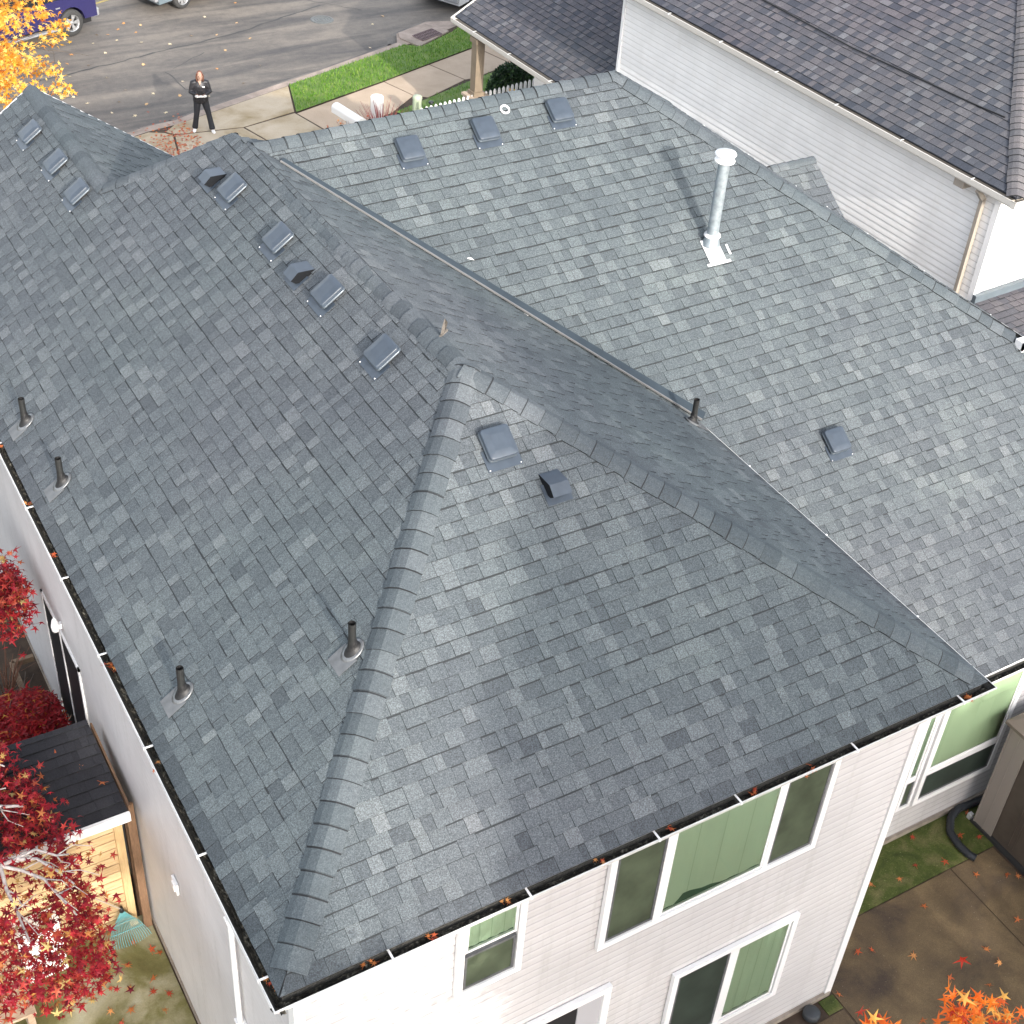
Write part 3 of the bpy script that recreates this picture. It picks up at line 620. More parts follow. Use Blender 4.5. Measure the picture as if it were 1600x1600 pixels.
pm = MB(); pm.box((pc.x-.28,pc.y-.28,1.1),(pc.x+.28,pc.y+.28,1.16)); pm.build('pier_cap', plain('cap_stone', (.42,.33,.25), .8, nscale=10, namt=.2), pier)
fm = MB(); fm.box((.3,11.45,0),(8.7,14.6,pz+.1)); fm.box((-.2,13.2,-.05),(.3,16.9,.3)); fm.build('front_wall', SIDN, nb)
# low roof at the neighbour's near end
slope('rear_roof', (q(.3,-2.2,3.0), q(6,-2.2,3.0), q(.3,.5,3.28)), [[q(.3,-2.2,3.0), q(6,-2.2,3.0), q(6,.52,3.28), q(.3,.52,3.28)]], SHB, nb, seed=54, contrast=.7)
fm = MB(); fm.box((.3,.42,3.26),(6,.5,3.42)); fm.build('wall_flashing', FLASH, nb)
fm = MB(); fm.box((.45,-2.05,0),(6,.4,2.9)); fm.build('rear_wall', SIDN, nb)

# ================================================================ GROUND
def ground_mat(name, stops, scale, fine=60, fineamt=.12, rough=.9, spots=None, bump=.3):
    m, nt, b, N, L = nodes(name); co = N('ShaderNodeTexCoord').outputs['Object']
    n1 = noise(N, L, scale, 7, .6, co, .4); n2 = noise(N, L, fine, 4, .7, co)
    x = ramp(N, L, n1, stops); x = mixrgb(N, L, x, ramp(N, L, n2, ((.3,(1-fineamt,)*3),(.7,(1+fineamt,)*3))), 1., 'MULTIPLY')
    if spots:
        n3 = noise(N, L, spots[0], 3, .5, co); k = ramp(N, L, n3, ((spots[1],(0,0,0)),(spots[1]+.04,(1,1,1)))); x = mixrgb(N, L, x, spots[2], k)
    L(x, b.inputs['Base Color']); b.inputs['Roughness'].default_value = rough
    bp = N('ShaderNodeBump'); bp.inputs['Strength'].default_value = bump; bp.inputs['Distance'].default_value = .01; L(n2, bp.inputs['Height']); L(bp.outputs['Normal'], b.inputs['Normal']); return m
SOIL = ground_mat('soil', ((.35,(.035,.022,.014)),(.65,(.075,.05,.033))), 3)
FAR = ground_mat('far_ground', ((.35,(.04,.06,.022)),(.65,(.09,.09,.05))), .3)
ASPH = ground_mat('asphalt', ((.36,(.095,.088,.088)),(.5,(.15,.138,.125)),(.62,(.21,.19,.165))), .55, 45, .22, .85)
def road_mat():
    m, nt, b, N, L = nodes('road_asphalt'); co = N('ShaderNodeTexCoord').outputs['Object']
    mp = N('ShaderNodeMapping'); mp.inputs['Rotation'].default_value = (0,0,-math.radians(22)); mp.inputs['Scale'].default_value = (.22,1.3,1); L(co, mp.inputs['Vector'])
    n1 = noise(N, L, .9, 7, .62, mp.outputs['Vector'], .5); n2 = noise(N, L, 42, 4, .75, co); n3 = noise(N, L, 4.5, 6, .7, co)
    x = ramp(N, L, n1, ((.34,(.080,.075,.074)),(.47,(.125,.113,.103)),(.62,(.19,.168,.145))))
    x = mixrgb(N, L, x, ramp(N, L, n2, ((.3,(.72,.72,.72)),(.7,(1.25,1.25,1.25)))), 1., 'MULTIPLY')
    x = mixrgb(N, L, x, ramp(N, L, n3, ((.35,(.85,.85,.86)),(.65,(1.12,1.11,1.08)))), 1., 'MULTIPLY')
    L(x, b.inputs['Base Color']); b.inputs['Roughness'].default_value = .8; return m
ROAD = road_mat()
CONC = ground_mat('beige_concrete', ((.3,(.26,.20,.11)),(.5,(.40,.33,.235)),(.7,(.46,.39,.30))), 1.1, 40, .10)
CONCP = ground_mat('sidewalk_concrete', ((.3,(.40,.31,.225)),(.7,(.49,.385,.29))), 1.5, 40, .08)
KERB = ground_mat('kerb_concrete', ((.3,(.22,.18,.15)),(.7,(.42,.34,.29))), 2, 40, .12)
MOSSY = ground_mat('mossy_concrete', ((.32,(.085,.075,.018)),(.47,(.16,.15,.055)),(.56,(.30,.28,.17)),(.7,(.42,.41,.33))), .9, 50, .12)
PATIO = ground_mat('patio_concrete', ((.32,(.055,.038,.026)),(.5,(.110,.076,.040)),(.68,(.17,.118,.060))), 1.3, 70, .22, spots=(55,.70,(.26,.22,.16)))
MOSS = ground_mat('moss', ((.32,(.030,.045,.006)),(.5,(.060,.080,.012)),(.68,(.13,.12,.045))), 3, 60, .35, spots=(60,.70,(.30,.28,.14)))
g = MB(); g.face([V((-400,-400,-.16)),V((400,-400,-.16)),V((400,400,-.16)),V((-400,400,-.16))]); struct(g.build('ground', FAR))
U = V((math.cos(math.radians(24)), math.sin(math.radians(24)), 0)); W = V((-U.y, U.x, 0))
g = MB(); o0 = V((9.41,28.45,-.12)); g.face([o0-U*60-W*1, o0+U*60-W*1, o0+U*60+W*11, o0-U*60+W*11]); struct(g.build('road', ROAD))
# kerb line
kr = [(-30,12.5),(2,25.9),(6.2,27.6),(7.99,28.19),(8.89,28.33),(9.41,28.56),(12.31,29.56),(13.72,30.02),(16.70,31.12),(17.0,31.78),(18.3,32.35),(19.2,32.1),(34,38.6),(50,45.6)]
kb = [(-30,12.3),(2,25.7),(6.2,27.35),(8.0,27.9),(8.8,28.05),(9.5,28.3),(12.5,29.34),(13.75,29.78),(16.75,30.85),(17.2,30.95),(18.4,31.45),(19.1,31.75),(34,38.3),(50,45.3)]
k = MB()
for i in range(len(kr)-1):
    a, b_, c_, d_ = kr[i], kr[i+1], kb[i+1], kb[i]
    k.face([V((*a,.0)),V((*b_,.0)),V((*c_,.0)),V((*d_,.0))]); k.face([V((*a,-.13)),V((*b_,-.13)),V((*b_,.0)),V((*a,.0))])
    # gutter pan
    n_ = V((b_[0]-a[0],b_[1]-a[1],0)).normalized(); m_ = V((-n_.y,n_.x,0))*.28
    k.face([V((*b_,-.115)),V((*a,-.115)),V((*a,-.115))+m_,V((*b_,-.115))+m_][::-1], .5, 1)
struct(k.build('kerb', [KERB, ASPH]))
y_ = MB(); y_.face([V((x,y,-.006)) for x, y in ([(-30,12.3)]+kb[1:]+[(50,-30),(-30,-30)])]); struct(y_.build('yard', SOIL))
def pad(name, polys, mat, z=.0, t=.05):
    m = MB()
    for p in polys: m.prism(p, z-t, z)
    return struct(m.build(name, mat))
# driveway apron and pavement in slabs with open joints
pad('driveway', [[(8.42,27.72),(8.75,28.03),(9.5,28.27),(12.45,29.3),(11.93,27.68),(10.34,27.27),(8.58,27.50)],
                 [(8.56,27.44),(10.31,27.22),(10.55,26.3),(10.6,20.0),(8.2,20.0),(8.3,26.4)],
                 [(10.37,27.22),(11.90,27.58),(12.20,26.2),(12.6,20),(10.65,20.0),(10.6,26.3)],
                 [(4.6,24.0),(4.6,26.6),(6.2,27.33),(8.0,27.85),(8.36,27.66),(8.50,27.45),(8.25,26.4),(8.14,20.0),(4.8,14.5)]], CONC, z=.004)
pad('sidewalk', [[(11.96,27.54),(15.03,28.6),(15.36,27.46),(14.30,26.65),(12.27,26.15)],
                 [(15.07,28.62),(16.79,29.26),(17.22,27.92),(15.70,27.2),(15.40,27.45)],
                 [(16.83,29.27),(18.70,29.95),(19.05,28.5),(17.62,27.95),(17.26,27.93)],
                 [(18.74,29.97),(26,33.2),(26.4,31.9),(19.09,28.52)]], CONCP, z=.004)
def grass_mat():
    m, nt, b, N, L = nodes('grass'); n1 = noise(N, L, 2.2, 6, .7); n2 = noise(N, L, 35, 5, .8)
    x = ramp(N, L, n1, ((.3,(.08,.15,.022)),(.5,(.12,.22,.035)),(.66,(.20,.26,.07)),(.8,(.26,.25,.10)))); x = mixrgb(N, L, x, ramp(N, L, n2, ((.3,(.6,.6,.6)),(.7,(1.35,1.3,1.2)))), 1., 'MULTIPLY')
    L(x, b.inputs['Base Color']); b.inputs['Roughness'].default_value = .7
    bp = N('ShaderNodeBump'); bp.inputs['Strength'].default_value = .8; bp.inputs['Distance'].default_value = .03; L(n2, bp.inputs['Height']); L(bp.outputs['Normal'], b.inputs['Normal']); return m
GR = grass_mat(); BL = leaf_mat('grass_blade', ((0,(.07,.16,.018)),(.6,(.14,.31,.035)),(1,(.28,.38,.08))), .25)
def inside(p, poly):
    r = False; n = len(poly)
    for i in range(n):
        (x0,y0),(x1,y1) = poly[i], poly[(i+1)%n]
        if (y0 > p[1]) != (y1 > p[1]) and p[0] < (x1-x0)*(p[1]-y0)/(y1-y0)+x0: r = not r
    return r
def grass(poly, n, label, seed):
    rnd = random.Random(seed); m = MB(); m.face([V((*p,.03)) for p in poly], .4, 0)
    xs = [p[0] for p in poly]; ys = [p[1] for p in poly]; k = 0
    while k < n:
        x = rnd.uniform(min(xs),max(xs)); y = rnd.uniform(min(ys),max(ys))
        if not inside((x,y), poly): continue
        a = rnd.random()*6.28; h = rnd.uniform(.04,.10); w = .012; l = rnd.uniform(-.04,.04); l2 = rnd.uniform(-.04,.04)
        m.face([V((x-w*math.cos(a),y-w*math.sin(a),.02)),V((x+w*math.cos(a),y+w*math.sin(a),.02)),V((x+l,y+l2,.03+h))], rnd.random(), 1); k += 1
    return tag(m.build('grass', [GR, BL]), label, 'grass', kind='stuff')
grass([(11.955,27.58),(12.49,29.32),(13.75,29.76),(16.76,30.84),(17.2,30.52),(18.6,31.25),(19.3,31.7),(27,35.1),(27,33.65),(18.7,29.98),(15.04,28.63)], 9000, 'bright green grass verge between kerb and pavement', 61)
grass([(14.6,26.1),(14.4,26.6),(15.7,27.12),(17.62,27.86),(19.1,28.35),(24,30.6),(25,26),(16.5,24.75),(15,24.7)], 6000, 'green front lawn between pavement and neighbour porch', 62)
# manhole and storm drain
IRON = plain('cast_iron', (.13,.135,.13), .55, metal=.3, nscale=30, namt=.2)
mh = MB(); mh.lathe([(.001,.012),(.07,.012),(.075,.006),(.10,.006),(.105,.012),(.15,.012),(.155,.006),(.19,.006),(.195,.012),(.235,.012),(.24,.006),(.27,.006),(.275,.012),(.33,.014),(.35,.008),(.36,-.002)], None, 40)
mo = mh.build('manhole_cover', IRON); mo.location = (15.52,33.88,-.117); tag(mo, 'round cast iron manhole cover with ring pattern set in the road', 'manhole cover')
dr = empty('storm_drain', 'concrete storm drain box with rusty iron grate at the kerb', 'storm drain', (17.7,31.3,0))
m = MB(); m.prism([(16.9-17.7,31.35-31.3),(17.15-17.7,30.55-31.3),(18.55-17.7,31.35-31.3),(18.15-17.7,32.1-31.3),(17.05-17.7,31.75-31.3)], -.14, .035); m.build('concrete_box', KERB, dr)
m = MB(); ga = V((17.32-17.7,31.34-31.3,.05)); gu = V((.80,.30,0)); gv = V((.10,-.46,0))
m.face([ga+V((0,0,-.008)), ga+gv+V((0,0,-.008)), ga+gu+gv+V((0,0,-.008)), ga+gu+V((0,0,-.008))], .1, 1)
for i in range(13): m.bar(ga+gu*(i/12), ga+gu*(i/12)+gv, .025, .02)
for i in range(4): m.bar(ga+gv*(i/3), ga+gv*(i/3)+gu, .025, .024)
m.build('iron_grate', [plain('rusty_grate', (.17,.12,.12), .7, nscale=20, namt=.3), DARK], dr)
# tar lines and cracks in the asphalt are pieces of the road surface
rng = random.Random(5); tr = MB()
def crack(pts, w):
    P = []
    for i in range(len(pts)-1):
        a = V(pts[i]); b = V(pts[i+1]); n = max(2,int((b-a).length/.25))
        for j in range(n): q_ = a+(b-a)*(j/n); P.append((q_.x+rng.uniform(-.04,.04), q_.y+rng.uniform(-.04,.04)))
    for i in range(len(P)-1):
        a = V((*P[i],-.1165)); b = V((*P[i+1],-.1165)); d = (b-a).normalized(); s = V((-d.y,d.x,0))*w*rng.uniform(.6,1.3)
        tr.face([a-s,b-s,b+s,a+s])
crack([(6.0,32.2),(9.5,33.0),(12.5,33.7),(16.2,35.1)], .03); crack([(9.8,31.7),(9.9,30.4),(11.0,29.6)], .014); crack([(14.4,37.6),(15.9,35.4),(17.2,34.0)], .016); crack([(5.8,34.4),(7.2,32.9)], .013); crack([(10.1,31.9),(11.5,32.8)], .012)
struct(tr.build('road_cracks', plain('tar', (.05,.05,.05), .7)))
ym = MB(); 
for a, b in (((9.0,37.2),(12.3,38.6)),): a = V((*a,-.113)); b = V((*b,-.113)); d = (b-a).normalized(); s = V((-d.y,d.x,0))*.05; ym.face([a-s,b-s,b+s,a+s])
struct(ym.build('road_marking', plain('faded_yellow', (.35,.27,.08), .7, nscale=15, namt=.3)))
# patio, moss strip, side path
pad('patio', [[(7.42,.98),(10.18,.98),(10.18,-1.5),(10.18,-4),(7.45,-4),(7.45,.34),(7.42,.34)], [(10.2,.98),(11.0,.98),(11.03,-4),(10.2,-4)],
              [(-.5,.0),(7.42,.0),(7.42,-4),(-.5,-4)]], PATIO, z=.004)
pad('moss_strip', [[(7.42,1.0),(7.42,1.74),(11.5,1.74),(11.5,1.0)], [(7.2,.02),(7.2,.23),(7.43,.23),(7.43,.02)]], MOSS, z=.008)
pad('side_path', [[(-3.5,.02),(-3.5,5.22),(.25,5.36),(.25,.02)]], MOSSY, z=.004)
# ================================================================ leaves
def star(r, rnd, narrow=.42):
    pts = []; k = rnd.choice((5,5,7)); 
    for i in range(k):
        a = -math.pi/2+math.pi*2*(i+.5)/k; 
        l = r*(1 if abs(a-math.pi/2) < 1.6 else .62)*rnd.uniform(.85,1.1)
        pts.append((math.cos(a)*l, math.sin(a)*l)); b = a+math.pi/k; pts.append((math.cos(b)*r*narrow*.75, math.sin(b)*r*narrow*.75))
    return pts
def add_leaf(mb, p, r, rnd, tone, tilt=1.0, narrow=.42, mi=0):
    M = Matrix.Translation(p) @ Matrix.Rotation(rnd.uniform(0,6.28),4,'Z') @ Matrix.Rotation(rnd.gauss(0,.55)*tilt,4,'X') @ Matrix.Rotation(rnd.gauss(0,.5)*tilt,4,'Y')
    pts = star(r, rnd, narrow); cz = -r*.15*tilt
    vs = [M @ V((x, y, cz*(abs(x)+abs(y))/r*1.2)) for x, y in pts]; cc = M @ V((0,0,0)); n = len(vs)
    i = len(mb.v); mb.v += [tuple(cc)]+[tuple(v) for v in vs]
    for k in range(0, n, 2):
        mb.f.append([i, i+1+(k-1)%n, i+1+k, i+1+(k+1)%n]); mb.t.append(tone); mb.m.append(mi); mb.sm.append(False)
def crown(samples, r, seed, tfun=None, tilt=1., narrow=.42):
    rnd = random.Random(seed); mb = MB()
    for p in samples: add_leaf(mb, V(p), r*rnd.uniform(.65,1.2), rnd, min(1,max(0,tfun(p,rnd) if tfun else rnd.random())), tilt, narrow)
    return mb
def clumps(centers, n, seed, k=28):
    """leaf positions gathered into twig clusters inside the given ellipsoids"""
    rnd = random.Random(seed); out = []
    tot = sum(rx*ry*rz for _, (rx,ry,rz) in centers)
    for cc, (rx,ry,rz) in centers:
        m = max(1, int(n*rx*ry*rz/tot/k))
        for _ in range(m):
            while True:
                d = V((rnd.uniform(-1,1),rnd.uniform(-1,1),rnd.uniform(-1,1)))
                if .15 < d.length < 1: break
            d = d.normalized()*d.length**.6
            q_ = V(cc)+V((d.x*rx,d.y*ry,d.z*rz)); s = rnd.uniform(.10,.22)*max(.5,min(rx,ry,rz))**.5
            for _ in range(k): out.append(q_+V((rnd.gauss(0,s),rnd.gauss(0,s),rnd.gauss(0,s*.55))))
    return out
def branch(mb, a, b, r0, r1, depth, rnd, bend=.12):
    a = V(a); b = V(b); L_ = (b-a).length; pts = [a]
    for i in range(1,5):
        t = i/4; pts.append(a.lerp(b,t)+V((rnd.gauss(0,1),rnd.gauss(0,1),rnd.gauss(0,.6)))*L_*bend*.25*(1 if i < 4 else .3))
    mb.tube(pts, [r0+(r1-r0)*i/4 for i in range(5)], 7)
    if depth > 0:
        for _ in range(rnd.choice((2,3,3))):
            t = rnd.uniform(.35,.95); s = a.lerp(b,t); d = (b-a).normalized(); d = (d+V((rnd.gauss(0,.6),rnd.gauss(0,.6),rnd.gauss(0,.35)))).normalized()
            branch(mb, s, s+d*L_*rnd.uniform(.35,.6), (r0+(r1-r0)*t)*.6, r1*.5, depth-1, rnd, bend)
# red maple at lower left, crown outlined in plan
rp = [(-.98,6.6),(-.80,5.9),(-.66,5.2),(-.66,4.6),(-.60,3.95),(-.60,3.4),(-.62,2.95),(-.88,2.72),(-1.25,2.62),(-1.95,2.95),(-3.4,4.0),(-3.6,6.5)]
rnd = random.Random(70); pts = []; holes = [(-1.30,4.15,.30),(-1.55,4.9,.30),(-1.05,4.6,.2),(-1.35,3.55,.14),(-1.05,3.6,.12),(-1.75,4.2,.25),(-1.25,5.45,.16)]
while len(pts) < 8600:
    x = rnd.uniform(-3.6,-.4); y = rnd.uniform(2.4,6.7)
    if not inside((x,y), rp): continue
    if any((x-a)**2+(y-b)**2 < r*r for a,b,r in holes) and rnd.random() < .82: continue
    z = 2.75+rnd.gauss(0,.28)+(.25 if x < -1.4 else 0); s = (z-2.75)
    pts.append(V((x+.10*s*0, y-.45*s, z)))
for (x,y) in ((-.62,4.9),(-.5,4.3),(-.56,3.7),(-.72,5.6),(-.7,2.95)):
    for _ in range(26): pts.append(V((x+rnd.gauss(0,.10),y+rnd.gauss(0,.16),2.75+rnd.gauss(0,.15))))
maple = empty('red_maple', 'deep red maple tree with pale bare branches beside the wooden shed', 'tree', (-2.9,4.4,0))
def rel(mb, o): o_ = V(o); mb.v = [tuple(V(v)-o_) for v in mb.v]; return mb
def rtone(p, r): 
    t = r.gauss(.42,.20)
    if r.random() < .10: t = r.uniform(.78,1)
    return t+(.15 if p[1] < 4.0 and r.random() < .25 else 0)
rel(crown(pts, .073, 71, rtone, 1.2, .34), maple.location).build('crown', RED, maple)
b = MB(); rnd = random.Random(72)
b.tube([(-2.9,4.4,0),(-2.85,4.45,1.2),(-2.7,4.6,2.2),(-2.45,4.75,2.9)], [.13,.11,.09,.07], 10)
def limb(a, z, r0, kids):
    b.tube([V(p) for p in a], [r0*(1-.55*i/(len(a)-1)) for i in range(len(a))], 7)
limb([(-2.5,4.7,2.95),(-2.0,4.85,3.1),(-1.62,4.62,3.12),(-1.38,4.36,3.12),(-1.20,4.22,3.1)], 3, .042, 0)
limb([(-1.38,4.36,3.12),(-1.22,4.35,3.15),(-1.02,4.28,3.12),(-.86,4.02,3.1),(-.76,3.84,3.05)], 3, .024, 0)
limb([(-1.22,4.35,3.15),(-1.0,4.38,3.15),(-.82,4.24,3.1),(-.70,4.2,3.1)], 3, .02, 0)
limb([(-1.20,4.22,3.1),(-1.02,4.0,3.1),(-.95,3.75,3.08),(-.85,3.45,3.05)], 3, .02, 0)
limb([(-1.38,4.36,3.12),(-1.40,4.05,3.1),(-1.38,3.75,3.08),(-1.36,3.35,3.05)], 3, .024, 0)
limb([(-1.62,4.62,3.12),(-1.5,4.35,3.1),(-1.46,4.15,3.1)], 3, .016, 0)
limb([(-2.45,4.75,2.9),(-2.0,5.3,3.1),(-1.5,5.25,3.15),(-1.18,5.12,3.15),(-.95,5.05,3.12)], 3, .034, 0)
limb([(-1.5,5.25,3.15),(-1.3,5.4,3.15),(-1.05,5.4,3.1)], 3, .016, 0)
limb([(-2.0,5.6,3.0),(-1.4,6.0,3.15),(-1.15,5.9,3.12),(-.98,5.72,3.1)], 3, .022, 0)
for (x,y) in ((-1.62,4.62),(-1.38,4.36),(-1.2,4.22),(-1.02,4.28),(-.86,4.02),(-.95,3.75),(-1.38,3.75),(-1.4,4.05),(-1.5,5.25),(-1.18,5.12),(-2.0,5.3),(-1.3,5.4),(-1.02,4.0),(-1.4,6.0),(-.82,4.24)):
    for _ in range(2):
        a = rnd.uniform(-1.5,.5); l = rnd.uniform(.22,.45); p1 = V((x+math.cos(a)*l*.5+rnd.gauss(0,.03),y+math.sin(a)*l*.5+rnd.gauss(0,.03),3.12)); a += rnd.gauss(0,.4)
        limb([(x,y,3.1),p1,(p1.x+math.cos(a)*l*.5,p1.y+math.sin(a)*l*.5,3.08)], 3, .008, 0)
rel(b, maple.location).build('trunk', BARK, maple)
# upper-left maple spray and the red shrub against the wall
t2 = empty('red_maple', 'bright red maple reaching in at the left edge beside the wall lamp', 'tree', (-1.7,9.2,0))
pp = []; rnd = random.Random(73)
for cx, cy, s, n in ((-.12,8.95,.13,170),(-.2,8.5,.16,170),(-.5,8.75,.3,420),(-1.1,8.9,.45,700),(-.02,8.62,.07,36),(-.35,8.2,.12,70)):
    for _ in range(n): pp.append(V((cx+rnd.gauss(0,s),cy+rnd.gauss(0,s),3.0+rnd.gauss(0,.16))))
pp = [p for p in pp if p.x < .12]
rel(crown(pp, .085, 74, lambda p,r: r.gauss(.5,.25), 1.2, .34), t2.location).build('crown', RED, t2)
b = MB(); b.tube([(-1.7,9.2,0),(-1.6,9.1,1.5),(-1.2,8.95,2.6),(-.6,8.8,2.95)], [.08,.07,.04,.015], 8); rel(b, t2.location).build('trunk', BARKD, t2)
sh = empty('japanese_maple_shrub', 'dense crimson lace leaf maple shrub against the side wall', 'shrub', (-.2,8.3,0))
pp = []; rnd = random.Random(75)
for _ in range(5200):
    a = rnd.uniform(0,6.28); r_ = rnd.random()**.5; e_ = rnd.gauss(0,.05)
    x = -.35+.95*r_*math.cos(a)*.85; y = 8.15+1.0*r_*math.sin(a); z = .35+.85*math.sqrt(max(0,1-r_**2*.85))+e_
    if x < .16: pp.append(V((x,y,z)))
def lace(samples, seed):
    rr = random.Random(seed); mb = MB()
    for p in samples:
        t = min(1,max(0,rr.gauss(.42,.2))); t = rr.uniform(.9,1) if rr.random() < .04 else t
        for _ in range(3):
            a = rr.random()*6.28; l = rr.uniform(.04,.09); d = V((math.cos(a),math.sin(a),rr.uniform(-.7,.2)))*l; s = V((-math.sin(a),math.cos(a),0))*.008
            mb.face([p-s, p+d*.5-s*1.2, p+d, p+d*.5+s*1.2, p+s], t)
    return mb
rel(lace(pp, 76), sh.location).build('foliage', REDS, sh)
b = MB(); rnd = random.Random(77)
for i in range(7):
    a = i*.9; branch(b, (-.2,8.3,0), (-.2+.5*math.cos(a),8.3+.6*math.sin(a),.95), .035, .01, 1, rnd)
rel(b, sh.location).build('stems', BARKD, sh)
bare = empty('bare_shrub', 'thin twiggy leafless shrub beside a timber planter frame', 'shrub', (-.35,9.7,0)); b = MB(); rnd = random.Random(78)
for i in range(26):
    a = rnd.random()*6.28; l = rnd.uniform(.3,.6); pt = V((math.cos(a)*l,math.sin(a)*l,rnd.uniform(.5,1.1))); b.tube([(0,0,0),pt*.5+V((0,0,.1)),pt], [.012,.007,.003], 5)
    b.tube([pt*.6,pt*.6+V((rnd.gauss(0,.15),rnd.gauss(0,.15),.2))], [.005,.002], 4)
b.build('twigs', plain('twig_brown', (.16,.075,.045), .8), bare)
pf = MB(); 
for a, b_ in (((-.10,9.55,.2),(-.10,10.35,.2)),((-.10,9.55,.2),(.22,9.50,.2)),((-.10,10.35,.2),(.22,10.35,.2))): pf.bar(a, b_, .07, .1)
tag(pf.build('planter_frame', wood_mat('old_timber', (.16,.11,.07), (.28,.2,.13))), 'low weathered timber planter frame by the side wall', 'planter')
# yellow street tree, top left
yt = empty('yellow_maple', 'golden yellow and orange maple tree in front of the dark blue car', 'tree', (2.6,26.2,0))
cen = [((4.9,26.2,3.6),(1.0,1.0,.9)),((4.4,24.6,3.3),(.9,1.0,.8)),((3.4,24.9,4.0),(1.5,1.5,1.2)),((2.4,26.2,4.4),(1.9,1.9,1.6)),((4.2,27.2,4.4),(1.4,1.2,1.2)),((3.7,23.7,3.2),(.8,.7,.5)),((1.6,24.4,4.0),(1.5,1.3,1.2))]
rel(crown(clumps(cen, 10500, 80, 26), .095, 81, lambda p,r: r.gauss(.55,.27)+(.1 if p[2] < 3.6 else -.05), 1.2, .4), yt.location).build('crown', YEL, yt)
b = MB(); rnd = random.Random(82); b.tube([(2.6,26.2,0),(2.65,26.15,1.4),(2.7,26.1,2.6)], [.16,.13,.11], 10)
for e_ in ((4.6,26.1,3.5),(4.2,24.8,3.3),(3.2,25,4.3),(2.2,26.6,5.3),(3.9,27.2,4.6),(1.5,24.8,4.2)): branch(b, (2.7,26.1,2.5), e_, .07, .015, 2, rnd)
rel(b, yt.location).build('trunk', BARKD, yt)
# orange maple just below the camera, its tips at lower right
ot = empty('orange_maple', 'orange and red maple with its topmost twigs at the lower right', 'tree', (4.6,-5.6,0))
cen = [((4.5,-5.3,5.0),(2.6,2.0,2.35)),((4.1,-4.0,6.0),(1.0,.6,.8))]
sm = clumps(cen, 8600, 85, 24)+clumps([((1.4,-4.5,6.1),(2.0,.8,1.4))], 2300, 84, 20); rnd = random.Random(86)  # second cluster: left lobe added out of view to dapple the rear wall
for cx, cy, cz, s, n in ((2.86,-3.08,7.40,.045,16),(3.02,-3.10,7.42,.06,30),(3.16,-3.16,7.36,.05,24),(3.55,-3.28,7.50,.055,34),(3.72,-3.34,7.42,.07,40),(3.92,-3.42,7.36,.05,24),(4.2,-3.62,7.42,.06,26),(3.4,-3.5,7.1,.18,60),(3.9,-3.7,7.0,.2,60)):
    for _ in range(n): sm.append(V((cx+rnd.gauss(0,s),cy+rnd.gauss(0,s),cz+rnd.gauss(0,s))))
rel(crown(sm, .080, 87, lambda p,r: r.gauss(.5,.28), 1.4, .3), ot.location).build('crown', ORA, ot)
b = MB(); b.tube([(4.6,-5.6,0),(4.6,-5.6,1.8),(4.5,-5.4,3.2)], [.17,.14,.11], 10)
for e_ in ((3.3,-3.45,7.2),(3.8,-3.5,7.1),(4.2,-4.2,7.0),(5.8,-5.2,6.3),(3.2,-5.8,6.2),(5.0,-6.6,6.2)): branch(b, (4.5,-5.4,3.0), e_, .06, .012, 0, rnd, .06)
rel(b, ot.location).build('trunk', BARKD, ot)
# taller trees of the garden behind the viewpoint: they shade the rear wall and hip
def back_tree(x, y, cz, r, n, seed, label, leaf=.17):
    t = empty('garden_tree', label, 'tree', (x,y,0)); cen = [((x,y,cz),r)]
    rel(crown(clumps(cen, n, seed, 20), leaf, seed, None, 1.3, .5), t.location).build('crown', ORA, t)
    b = MB(); rnd = random.Random(seed); b.tube([(x,y,0),(x,y,cz*.5),(x,y,cz)], [.2,.16,.08], 9)
    for _ in range(7): a = rnd.random()*6.28; branch(b, (x,y,cz*.6), (x+math.cos(a)*r[0]*.8,y+math.sin(a)*r[1]*.8,cz+rnd.uniform(-.2,.7)*r[2]), .07, .02, 1, rnd)
    rel(b, t.location).build('trunk', BARKD, t)
back_tree(-3.0,-26,13.0,(3.1,2.6,6.0),3400,91,'tall maple in the back garden, left of the pair',.23)
back_tree(4.3,-26.5,13.2,(2.9,2.8,7.0),14000,92,'tall maple in the back garden, right of the pair',.31)
back_tree(9.2,-20,6.8,(4.0,2.4,4.4),8500,93,'low bushy maple beyond the patio',.27)
hg = MB(); rnd = random.Random(97)
for _ in range(5200): add_leaf(hg, V((rnd.uniform(-9,15),-9.5+rnd.gauss(0,.28),rnd.uniform(.1,2.6))), .16, rnd, rnd.random(), 1.6, .6)
tag(hg.build('lightblock', GREENS), 'dark green hedge of leaves, added out of view to cut bounced light', 'lightblock')  # unseen row of leaves, added to lessen light bounced onto the rear wall
# fallen leaves: one mesh each, copied
LM = []
for i in range(6):
    rr = random.Random(100+i); mb = MB(); add_leaf(mb, V((0,0,.012)), .075, rr, (.1,.35,.55,.7,.45,.25)[i], .35, .34); mb.tube([(0,0,.01),(.02,-.07,.012)], .003, 4, tone=.4); LM.append(mb.data('fallen_leaf', FALL))
LMY = []
for i in range(3):
    rr = random.Random(120+i); mb = MB(); add_leaf(mb, V((0,0,.012)), .09, rr, (.9,1,.75)[i], .3, .5); LMY.append(mb.data('fallen_leaf', FALL))
def leaf(x, y, z, label, group, rr, meshes=LM, s=1, par=None):
    o = bpy.data.objects.new('fallen_leaf', rr.choice(meshes)); COL.objects.link(o); o.location = (x,y,z); o.rotation_euler = (rr.gauss(0,.15),rr.gauss(0,.15),rr.random()*6.28); s *= rr.uniform(.8,1.15); o.scale = (s,s,s)
    return tag(o, label, 'leaf', group)
rr = random.Random(130)
